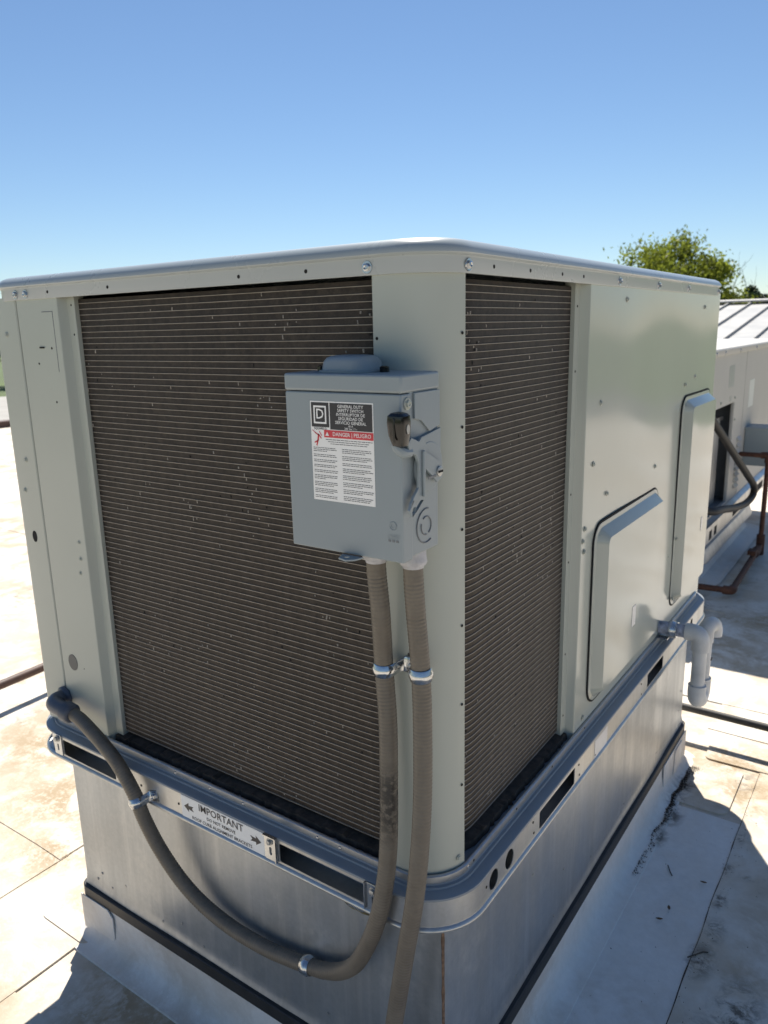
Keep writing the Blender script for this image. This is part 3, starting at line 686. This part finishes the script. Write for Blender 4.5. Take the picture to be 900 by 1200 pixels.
for s_ in (((-.1335, .7325), (-.1350, .7235), .0028), ((-.1350, .7235), (-.1410, .7205), .0018), ((-.1350, .7240), (-.1375, .7165), .0020), ((-.1335, .7320), (-.1290, .7265), .0016), ((-.1340, .7310), (-.1400, .7345), .0016), ((-.1325, .7365), (-.1280, .7300), .0012), ((-.1440, .7375), (-.1390, .7340), .001)): stroke(*s_)
mb.build('pictogram', 'red', lb)
# small print as broken lines
mb = MB(); rp = random.Random(5)
def prline(u0, u1, v):
    u = u0
    while u < u1 - .002:
        w = rp.uniform(.0022, .0065); w = min(w, u1 - u)
        mb.add([(u, YL - .0003, v - .00038), (u + w, YL - .0003, v - .00038), (u + w, YL - .0003, v + .00038), (u, YL - .0003, v + .00038)], [(0, 1, 2, 3)]); u += w + .0008
for k in range(3): prline(-.1215 + .004 * k, -.0445 - .004 * k, .7258 - .0028 * k)
for u0, u1 in ((-.1435, -.1025), (-.0945, -.0445)):
    v = .7140
    while v > .6460:
        for k in range(rp.choice((2, 3, 3))):
            if v < .6450: break
            prline(u0, u1 - (rp.uniform(.005, .022) if k == 2 else rp.uniform(0, .004)), v); v -= .00235
        v -= .0024
mb.build('small_print', 'ink', lb)
# conduit hubs under the box
HUB = lambda x, y: MB().lathe([(.0185, .5735), (.0188, .5640), (.0195, .5600), (.0198, .5560), (.0185, .5530), (.0155, .5520), (.0150, .5480)], (x, y, 0), (0, 0, 1), 20)

# ------------------------------------------------------------------ flexible conduits
def conduit(name, label, pts, r=.0142):
    p = catmull(pts, .0016)
    L = [0]
    for a, b in zip(p, p[1:]): L.append(L[-1] + (b - a).length)
    mb = MB().tube(p, r, 14, True, lambda i: r + .00042 * math.sin(2 * PI * L[i] / .0058) * (1 if .02 < L[i] < L[-1] - .02 else 0))
    root = thing(name, label, 'conduit', pts[0]); mb.build('jacket', 'conduit', root, 80)
    return root
cA = conduit('flexible_conduit', 'grey-brown flexible conduit swooping from switch box along the curb to left panel',
    [(-.080, -.045, .560), (-.0795, -.045, .53), (-.0765, -.042, .469), (-.0815, -.030, .378), (-.0755, -.032, .30), (-.073, -.036, .217), (-.070, -.046, .091), (-.077, -.0525, .007), (-.095, -.053, -.066), (-.133, -.042, -.150), (-.162, -.033, -.195), (-.198, -.0255, -.231), (-.235, -.0215, -.252), (-.276, -.0205, -.264), (-.330, -.0205, -.274), (-.384, -.022, -.279), (-.465, -.024, -.276), (-.547, -.026, -.257), (-.605, -.032, -.218), (-.648, -.043, -.155), (-.675, -.0525, -.090), (-.691, -.056, -.042), (-.734, -.056, .010), (-.778, -.053, .036), (-.825, -.048, .053), (-.880, -.039, .063), (-.912, -.037, .068)])
HUB(-.080, -.045).build('connector', 'hub', cA)
mb = MB(); mb.tube(catmull([(-.990, -.010, .073), (-.989, -.026, .073), (-.978, -.037, .072), (-.955, -.040, .071), (-.930, -.039, .070)], .004), .0175, 18)
mb.lathe([(.0215, 0), (.0215, .020), (.019, .024), (.0148, .026)], (-.932, -.039, .0698), (.995, .02, -.09), 20)
mb.lathe([(.0245, 0), (.0245, .005), (.021, .009), (.018, .010)], (-.990, -.0005, .073), (0, -1, 0), 8)
mb.build('elbow_connector', 'fitting', cA, 40)
cB = conduit('flexible_conduit', 'grey-brown flexible conduit dropping straight down the corner post from switch box',
    [(-.021, -.040, .560), (-.0205, -.040, .53), (-.020, -.036, .477), (-.0170, -.0300, .387), (-.0135, -.0325, .305), (-.009, -.042, .199), (-.008, -.054, .108), (-.0145, -.0615, .020), (-.032, -.062, -.081), (-.056, -.0625, -.226), (-.072, -.064, -.34), (-.082, -.070, -.46), (-.084, -.074, -.552)])
HUB(-.021, -.040).build('connector', 'hub', cB)
MB().lathe([(.022, ZR + .001), (.022, -.54), (.0165, -.53), (.0150, -.52)], (-.0835, -.0738, 0), (0, 0, 1), 16).build('roof_connector', 'fitting', cB)

def strap(label, cen, axis, nrm, h, r, side=1, screw=True, reach=.026):
    c, a, n_ = Vector(cen), Vector(axis).normalized(), Vector(nrm).normalized()
    a = (a - n_ * a.dot(n_)).normalized(); s = n_.cross(a) * side
    root = thing('conduit_strap', label, 'strap', cen, 'metal straps on the conduits')
    prof = [(-r * .80, -r * .62), (-r * .96, -r * .35)] + [(r * math.cos(t), r * math.sin(t)) for t in [math.radians(q) for q in range(180, -1, -12)]] + [(r * 1.0, -h * .45), (r + .0015, -h + .004), (r + .004, -h + .0012), (r + reach * .5, -h + .0008), (r + reach, -h + .0008)]
    rows = []
    for w, k in ((-.0100, 0), (-.0092, .0009), (-.0055, .0010), (-.0036, .0026), (.0036, .0026), (.0055, .0010), (.0092, .0009), (.0100, 0)):
        row = []
        for i, (u, v) in enumerate(prof):
            l = math.hypot(u, v); wr = w * (1.25 if i > len(prof) - 4 else 1)
            f = 1 + (k / l if i < len(prof) - 4 else 0)
            row.append(c + s * u * f + n_ * (v * f + (k * .5 if i >= len(prof) - 4 else 0)) + a * wr)
        rows.append(row)
    MB().grid(rows).build('band', 'zinc', root, 50, solid=.0011)
    if screw:
        p = c + s * (r + reach * .58) + n_ * (-h + .0022); me = screw_mesh(n_, .0072, .0050)
        inst('screw', me, root, p)
    return root
strap('zinc strap holding the swooping conduit against the corner post', (-.0815, -.030, .378), (-.02, -.1, -1), (0, -1, 0), .0300, .0152, 1)
strap('zinc strap holding the straight conduit against the corner post', (-.0168, -.0302, .385), (.02, 0, -1), (0, -1, 0), .0302, .0152, -1, False)
strap('zinc strap fixing the conduit low on the curb wall', (-.276, -.0205, -.264), (-1, 0, -.18), (0, -1, 0), .0205, .0152, 1)
strap('zinc strap fixing the conduit to the base rail near the left panel', (-.6865, -.0555, -.055), (-.35, 0, 1), (0, -1, 0), .0230, .0152, -1)

# ------------------------------------------------------------------ condensate drain
dr = thing('condensate_drain', 'grey PVC condensate drain pipe with trap beside the side panel', 'drain pipe', (.03, 1.195, .036))
PR = .0185
DX, DY = .112, 1.195
MB().tube([(.001, DY, .036), (DX - .03, DY, .038)], PR * .98, 20).build('pipe', 'pvc_dirty', dr)
mb = MB(); mb.tube(catmull([(DX - .040, DY, .038), (DX - .016, DY, .038), (DX - .004, DY, .030), (DX, DY, .014), (DX, DY, -.010)], .004), .0235, 20); mb.build('elbow', 'pvc', dr, 50)
MB().tube([(DX, DY, -.005), (DX, DY, -.130)], PR, 20).build('pipe', 'pvc', dr)
mb = MB(); mb.tube(catmull([(DX, DY, -.112), (DX, DY, -.140), (DX, DY + .012, -.158), (DX, DY + .035, -.166), (DX, DY + .052, -.156), (DX, DY + .058, -.140), (DX, DY + .058, -.112)], .004), .0238, 20); mb.build('trap_bend', 'pvc', dr, 50)
MB().tube([(DX, DY + .058, -.118), (DX, DY + .058, .010)], PR, 20).build('pipe', 'pvc', dr)
mb = MB(); mb.tube(catmull([(DX, DY + .058, -.004), (DX, DY + .058, .022), (DX + .002, DY + .064, .035), (DX + .007, DY + .078, .041), (DX + .012, DY + .092, .036), (DX + .014, DY + .098, .022), (DX + .014, DY + .098, .004)], .004), .0215, 20); mb.build('outlet_bend', 'pvc', dr, 50)
mb = MB().lathe([(.0245, 0), (.0245, .008), (.0225, .012), (.0225, .020)], (.001 + .029, DY, .036), (1, 0, 0), 16)
mb.box((.004, DY - .030, .012), (.031, DY + .030, .015)).build('coupling', 'zinc', dr, 40)
MB().box((.118, DY + .058, -.058), (.1325, DY + .072, -.053)).build('pipe_mark', 'ink', dr)

# ------------------------------------------------------------------ pipes on the roof
bp = thing('roof_pipe', 'straight black pipe raised just above the roof behind the large unit', 'pipe', (0, 1.73, -.46))
MB().tube([(-1.5, 1.742, -.46), (.5, 1.728, -.46), (4.5, 1.72, -.46)], .013, 14).build('pipe', 'blackpipe', bp)
def block(x, y, lab, w=.11, d=.2, rz=0, top=-.475):
    t = MB(); zt = top - ZR
    t.grid([[(u, v, zz) for u, v in rect(-w / 2 - i, -d / 2 - i, w / 2 + i, d / 2 + i)] for i, zz in ((.008, .004), (.008, .012), (0, .03), (0, zt - .002), (-.004, zt))], True, True)
    o = t.build('pipe_support', 'blackbar', None); o.location = (x, y, ZR); o.rotation_euler.z = rz
    return tag(o, lab, 'support block', 'rubber blocks under pipes')
block(.332, 1.715, 'black rubber block under the straight black pipe', .10, .24, 0, -.4735); block(2.4, 1.725, 'black rubber block under the straight black pipe', .10, .2, 0, -.4735)
lp = thing('roof_pipe', 'brown gas pipe raised off the sunlit roof beyond the left panel', 'pipe', (-2.33, .5, -.455))
MB().tube([(-2.16, -2.5, -.455), (-2.30, .55, -.455), (-2.46, 4.5, -.455)], .0175, 14).build('pipe', 'brownpipe', lp)
for y, x in ((-1.2, -2.22), (2.9, -2.395)): block(x, y, 'black rubber block under the brown gas pipe', .2, .1, 0, -.4725)
gp = thing('gas_pipe', 'rusty gas pipe with elbow and riser feeding the beige unit', 'pipe', (-.16, 3.22, -.5))
gr = .016
MB().tube([(-.46, 3.19, -.50), (-.175, 3.215, -.50)], gr, 12).build('pipe', 'rust', gp)
MB().tube(catmull([(-.20, 3.213, -.50), (-.172, 3.215, -.50), (-.160, 3.228, -.50), (-.160, 3.256, -.50)], .006), .023, 12).build('elbow', 'rust', gp)
MB().tube([(-.160, 3.25, -.50), (-.180, 4.18, -.50)], gr, 12).build('pipe', 'rust', gp)
mb = MB().lathe([(.026, -.05), (.026, .05)], (-.179, 4.02, -.5), (0, 1, 0), 10); mb.box((-.20, 3.86, -.48), (-.155, 3.93, -.455)).build('valve', 'rust', gp)
mb = MB().lathe([(.024, -.06), (.024, .06)], (-.180, 4.18, -.49), (0, 0, 1), 10); mb.build('tee', 'rust', gp)
MB().tube([(-.180, 4.18, -.55), (-.180, 4.18, .055)], gr * .9, 12).build('riser', 'rust', gp)
MB().tube(catmull([(-.180, 4.18, .02), (-.180, 4.18, .05), (-.192, 4.18, .064), (-.22, 4.18, .064)], .006), .021, 12).build('elbow', 'rust', gp)
MB().tube([(-.21, 4.18, .064), (-.352, 4.18, .064)], gr * .9, 12).build('pipe', 'rust', gp)
MB().lathe([(.020, 0), (.024, .004), (.024, .012)], (-.180, 4.18, ZR + .003), (0, 0, 1), 10).build('drip_cap', 'rust', gp)

# ------------------------------------------------------------------ second unit
bu = thing('rooftop_unit', 'beige packaged rooftop unit standing behind, with an open panel and grey stickers', 'air conditioner', (-.95, 4.0, -.30))
BXF = -.35
plate('side_panel', [rect(3.24, -.198, 4.20, .688), rect(3.33, -.185, 3.93, .405)], .02, RIGHT, (BXF - .02, 0, 0), 'bgpaint', bu, .002)
plate('end_panel', [rect(4.212, -.198, 5.55, .688)], .02, RIGHT, (BXF - .02, 0, 0), 'bgpaint', bu, .002)
MB().box((-1.6, 3.24, -.198), (BXF - .0205, 3.26, .688)).box((-1.6, 5.53, -.198), (BXF - .0205, 5.55, .688)).box((-1.62, 3.24, -.198), (-1.6, 5.55, .688)).build('rear_panel', 'bgpaint', bu)
ring('lid', [(.0, .686), (.012, .686), (.014, .69), (.014, .715), (.008, .722), (-.1, .728), (-.3, .732)], (-1.62, BXF, 3.24, 5.55), .02, 'bgpaint', bu, 4, True)
MB().box((-.72, 3.28, -.19), (-.70, 4.05, .44)).box((-.72, 3.265, -.19), (BXF - .021, 3.28, .44)).box((-.72, 4.05, -.19), (BXF - .021, 4.07, .44)).box((-.72, 3.265, .44), (BXF - .021, 4.07, .46)).box((-.72, 3.265, -.197), (BXF - .021, 4.07, -.19)).build('recess', 'bgdark', bu)
MB().box((-.45, 3.29, -.188), (-.41, 3.88, .30)).build('filter_panel', 'zinc_dull', bu, bevel=.004)
MB().box((-.46, 3.285, .302), (-.40, 3.90, .325)).build('filter_track', 'zinc', bu)
for k in range(9): MB().add([(BXF, 4.08, .18 - k * .036), (BXF, 4.17, .18 - k * .036), (BXF + .018, 4.17, .158 - k * .036), (BXF + .018, 4.08, .158 - k * .036), (BXF, 4.17, .15 - k * .036), (BXF, 4.08, .15 - k * .036)], [(0, 1, 2, 3), (3, 2, 4, 5), (0, 3, 5), (1, 4, 2)]).build('louvre', 'bgpaint', bu)
for y0, y1, z0, z1, m in ((3.72, 3.86, .50, .62, 'zinc_dull'), (4.36, 4.52, .33, .50, 'foil'), (3.78, 3.83, .42, .45, 'zinc_dull')): MB().box((BXF - .0005, y0, z0), (BXF + .001, y1, z1)).build('sticker', m, bu)
for y in (3.3, 3.5, 3.9, 4.4, 4.9): inst('screw', SCR['R'], bu, (BXF + .014, y, .70), (0, 0, 0), 1.6)
for y, z in ((3.96, .30), (3.97, .10), (3.92, .43), (3.55, .43)): inst('screw', SCRP['R'], bu, (BXF, y, z), (0, 0, 0), 1.6)
ring('base_rail', [(.0, -.196), (.012, -.199), (.030, -.212), (.032, -.222), (.032, -.300), (.02, -.304), (-.2, -.304)], (-1.62, BXF, 3.24, 5.55), .03, 'galv', bu, 4)
for y0, y1 in ((3.36, 3.42), (3.48, 3.54), (3.98, 4.16), (4.78, 5.0)): MB().box((BXF + .0315, y0, -.288), (BXF + .0328, y1, -.238)).build('lifting_slot', 'hole', bu)  # dark strips on the rail face, painted as the shade in its slots
bc = thing('roof_curb', 'galvanised curb with flared skirt and white flashing under the beige unit', 'roof curb', (-.95, 3.6, ZR))
CB2 = (-1.55, -.40, 3.44, 4.80)
ring('curb_wall', [(.02, -.306), (.02, -.325), (.0, -.33), (.0, -.35), (.045, -.375), (.065, -.43), (.065, -.445)], CB2, .02, 'galv_curb', bc, 3)
ring('flashing', [(.02, -.42), (.022, -.50), (.04, -.535), (.09, -.551), (.14, ZR + .0125)], CB2, .03, 'flash', bc, 4)
ds = thing('disconnect_box', 'small dark grey electrical box on the side of the beige unit', 'switch box', (BXF + .01, 4.40, -.03))
MB().box((BXF + .001, 4.33, -.03), (BXF + .155, 4.52, .205)).build('enclosure', 'paint_box', ds, bevel=.006)
MB().box((BXF + .001, 4.326, .195), (BXF + .160, 4.525, .212)).build('cover', 'paint_box', ds, bevel=.004)
hs = tag(MB().tube(catmull([(-.352, 3.295, .40), (-.335, 3.36, .345), (-.305, 3.56, .22), (-.285, 3.80, .09), (-.262, 4.06, -.05), (-.250, 4.20, -.13), (-.252, 4.22, -.19), (-.262, 4.08, -.215), (-.275, 3.8, -.190), (-.285, 3.5, -.14), (-.30, 3.34, -.12), (-.352, 3.29, -.11)], .02), .021, 12).build('hose', 'conduit_dark' if 'conduit_dark' in M_ else 'blackpipe'), 'dark flexible conduit looping down the front of the beige unit', 'conduit')

# ------------------------------------------------------------------ neighbouring building with standing-seam roof
bd = thing('building', 'building with pale standing-seam metal roof beyond the beige unit', 'building', (-1, 13, ZG))
def zroof(y): return .50 + .137 * (y - 11.85)
YE, YR = 10.9, 16.85
MB().box((-9, 11.1, ZG), (-.4, 22.6, zroof(11.1) - .12)).build('wall', 'wall', bd)
pw = .43; k = 0; x = -9.4
pm = MB().grid([[(0.004, YE, zroof(YE) - .05), (pw - .004, YE, zroof(YE) - .05)], [(0.004, YE, zroof(YE)), (pw - .004, YE, zroof(YE))], [(.004, YR, zroof(YR)), (pw - .004, YR, zroof(YR))]]).mesh('roof_panel', 'metalroof')
sm = MB().grid([[(-.012, y, zroof(y) - .01), (-.010, y, zroof(y) + .045), (.010, y, zroof(y) + .045), (.012, y, zroof(y) - .01)] for y in (YE - .01, YR)], True, True).mesh('seam', 'seam')
while x < -.5:
    inst('roof_panel', pm, bd, (x, 0, 0)); inst('seam', sm, bd, (x, 0, 0)); x += pw
bk = MB().grid([[(-9.4, YR, zroof(YR)), (-.3, YR, zroof(YR))], [(-9.4, 23.0, zroof(YR) - .85), (-.3, 23.0, zroof(YR) - .85)]]).build('rear_slope', 'metalroof', bd)
MB().grid([[(-9.5, YR - .18, zroof(YR) + .035), (-.2, YR - .18, zroof(YR) + .035)], [(-9.5, YR - .17, zroof(YR) + .055), (-.2, YR - .17, zroof(YR) + .055)], [(-9.5, YR, zroof(YR) + .085), (-.2, YR, zroof(YR) + .085)], [(-9.5, YR + .2, zroof(YR) + .03), (-.2, YR + .2, zroof(YR) + .03)]]).build('ridge_cap', 'seam', bd)

# ------------------------------------------------------------------ trees
def branches(base, h, r0, seed, levels=3, spread=.5, lean=(0, 0), first=.35):
    rg = random.Random(seed); mb = MB(); tips = []
    def grow(p, d, L, r, lv):
        n_ = 5; pts = [p]; q = p; dd = d
        for i in range(n_):
            dd = (dd + Vector((rg.gauss(0, .12), rg.gauss(0, .12), rg.gauss(.04, .06)))).normalized(); q = q + dd * L / n_; pts.append(q)
        mb.tube(pts, [r * (1 - .6 * i / n_) for i in range(n_ + 1)], 7 if lv > 0 else 5, True)
        if lv == 0: tips.append(q); return
        for b in range(rg.choice((3, 4, 4))):
            t = rg.uniform(first, 1) if lv == levels else rg.uniform(.3, 1); pp = pts[min(n_, int(t * n_) + 0)]
            a = rg.uniform(0, 2 * PI); nd = (dd * rg.uniform(.5, .9) + Vector((math.cos(a), math.sin(a), rg.uniform(-.1, .3))) * spread * rg.uniform(.8, 1.5)).normalized()
            grow(pp, nd, L * rg.uniform(.5, .72), r * .5, lv - 1)
        tips.append(q)
    grow(Vector(base), Vector((lean[0], lean[1], 1)).normalized(), h, r0, levels)
    return mb, tips
def tree(label, base, trunk_h, r0, crown_c, crown_r, nclump, leaves, leaf, mat, seed, cat='tree', group=None):
    rg = random.Random(seed); t = thing('tree', label, cat, base, group)
    mb, tips = branches(base, trunk_h, r0, seed, 3); mb.build('trunk', 'bark', t, 60)
    cr = MB(); C0 = Vector(crown_c); R0 = Vector(crown_r); cs = []
    for i in range(nclump):
        while True:
            d = Vector((rg.uniform(-1, 1), rg.uniform(-1, 1), rg.uniform(-1, 1)))
            if d.length <= 1: break
        d = d.normalized() * (d.length ** .5); bulge = 1 + .22 * noise.noise(d * 2.3 + Vector((seed, 0, 0)))
        cs.append((C0 + Vector((d.x * R0.x, d.y * R0.y, d.z * R0.z)) * .86 * bulge, rg.uniform(.10, .22) * R0.x))
    for i in range(leaves):
        c, rad = rg.choice(cs); p = c + Vector((rg.gauss(0, 1), rg.gauss(0, 1), rg.gauss(0, .75))) * rad * .62
        u = Vector((rg.gauss(0, 1), rg.gauss(0, 1), rg.gauss(0, .5))).normalized(); w = u.orthogonal().normalized(); w.rotate(Matrix.Rotation(rg.uniform(0, 6), 3, u)); v = u.cross(w)
        s = leaf * rg.uniform(.6, 1.3); cr.add([p - w * s, p + v * s * .45 - w * s * .1, p + w * s, p - v * s * .45 + w * s * .1], [(0, 1, 2, 3)])
    me = bpy.data.meshes.new('crown'); me.from_pydata(cr.v, [], cr.f); me.materials.append(M_[mat]); me.update(); link('crown', me, t)
    return t
tree('broad tree in fresh yellow-green leaf rising behind the large unit', (-7.1, 28.2, ZG), 4.2, .26, (-7.15, 28.2, .85), (2.6, 2.5, 2.95), 210, 36000, .075, 'leaf', 11)
tree('small dark evergreen tree beyond the metal roof', (-5.05, 31.6, ZG), 4.6, .15, (-5.0, 31.6, .1), (.75, .75, 2.7), 50, 7000, .09, 'leaf_dark', 5)
bt = thing('tree', 'bare leafless tree beyond the metal roof', 'tree', (-4.75, 33, ZG)); mb, tips = branches((-4.75, 33, ZG), 5.2, .10, 21, 4, .42); mb.build('trunk', 'bark', bt, 60)
for i, (x, y, s) in enumerate(((-92, 44, 1), (-90, 53, 1.2), (-96, 62, 1.1), (-94, 34, .9))):
    tree('dark leafy tree standing beyond the road', (x, y, ZG), 5 * s, .3, (x, y, ZG + 5.5 * s), (4.2 * s, 4.2 * s, 4.2 * s), 60, 3000, .35, 'leaf_dark', 40 + i, group='dark trees beyond the road')
# far-off wood to the right, a single mass
rg = random.Random(9); mb = MB()
for i in range(26000):
    a = rg.uniform(-.9, 1.15); d = rg.uniform(70, 84); top = 4.2 + 2.6 * noise.noise(Vector((a * 9, 0, 0))) + 1.3 * noise.noise(Vector((a * 31, 3, 0)))
    p = Vector((d * math.cos(a), d * math.sin(a), ZG + (top - ZG) * rg.random() ** .8))
    u = Vector((rg.gauss(0, 1), rg.gauss(0, 1), rg.gauss(0, 1))).normalized(); w = u.orthogonal().normalized(); v = u.cross(w); s = rg.uniform(.4, .9)
    mb.add([p - w * s, p + v * s * .5, p + w * s, p - v * s * .5], [(0, 1, 2, 3)])
me = bpy.data.meshes.new('woodland'); me.from_pydata(mb.v, [], mb.f); me.materials.append(M_['leaf_dark']); me.update(); kind(link('woodland', me), 'stuff')

# ------------------------------------------------------------------ litter on the roof
rg = random.Random(4); mb = MB()
for i in range(2600):
    t = min(1, abs(rg.gauss(.28, .16))) if rg.random() < .75 else rg.random(); y = 1.52 - t * .62; x = .046 + .014 * noise.noise(Vector((y * 14, 0, 0))) + abs(rg.gauss(0, .012)) * (.5 + 1.6 * max(0, noise.noise(Vector((y * 11, 5, 0)))))
    s = rg.uniform(.0008, .0034); p = Vector((x, y, ZR + .006 + s * .3)); q = [p + Vector((rg.uniform(-1, 1), rg.uniform(-1, 1), rg.uniform(-.3, .6))) * s for _ in range(4)]
    mb.add(q, [(0, 1, 2), (0, 2, 3), (0, 3, 1), (1, 3, 2)])
for i in range(420):
    if rg.random() < .5: y = rg.uniform(-.2, 1.4); x = .243 + rg.gauss(.012, .012)
    else: x, y = rg.uniform(.06, .9), rg.uniform(-.3, 1.7)
    s = rg.uniform(.0008, .0030); p = Vector((x, y, ZR + .0075)); q = [p + Vector((rg.uniform(-1, 1), rg.uniform(-1, 1), rg.uniform(-.2, .5))) * s for _ in range(4)]
    mb.add(q, [(0, 1, 2), (0, 2, 3), (0, 3, 1), (1, 3, 2)])
kind(mb.build('roof_litter', 'soil'), 'stuff')
for i, (x, y, a) in enumerate(((.150, .78, .4), (.160, .83, 1.9), (.21, .97, .2))):
    l = .006 + .003 * rg.random(); mb = MB()
    mb.grid([[(u * l, v * l * .45 * (1 - u * u) , .002 + .35 * l * (v * v) * .5 + .15 * l * u * u) for v in (-1, 0, 1)] for u in (-.98, -.5, 0, .5, .98)])
    o = mb.build('dry_leaf', 'leaf_dry', None, 80, solid=.0004); o.location = (x, y, ZR + .0065); o.rotation_euler.z = a
    tag(o, 'small curled brown leaf lying on the shaded roof', 'leaf', 'dry leaves on the roof')
for i, (pts) in enumerate((((.236, .70), (.262, .735), (.272, .74)), ((.115, .99), (.128, .965), (.135, .955)))):
    tag(MB().tube([(x, y, ZR + .0065) for x, y in pts], .0016, 6).build('twig', 'bark'), ('thin brown twig lying across the dark roof seam', 'thin brown twig lying beside the dirt along the curb flashing')[i], 'twig', 'twigs on the roof')
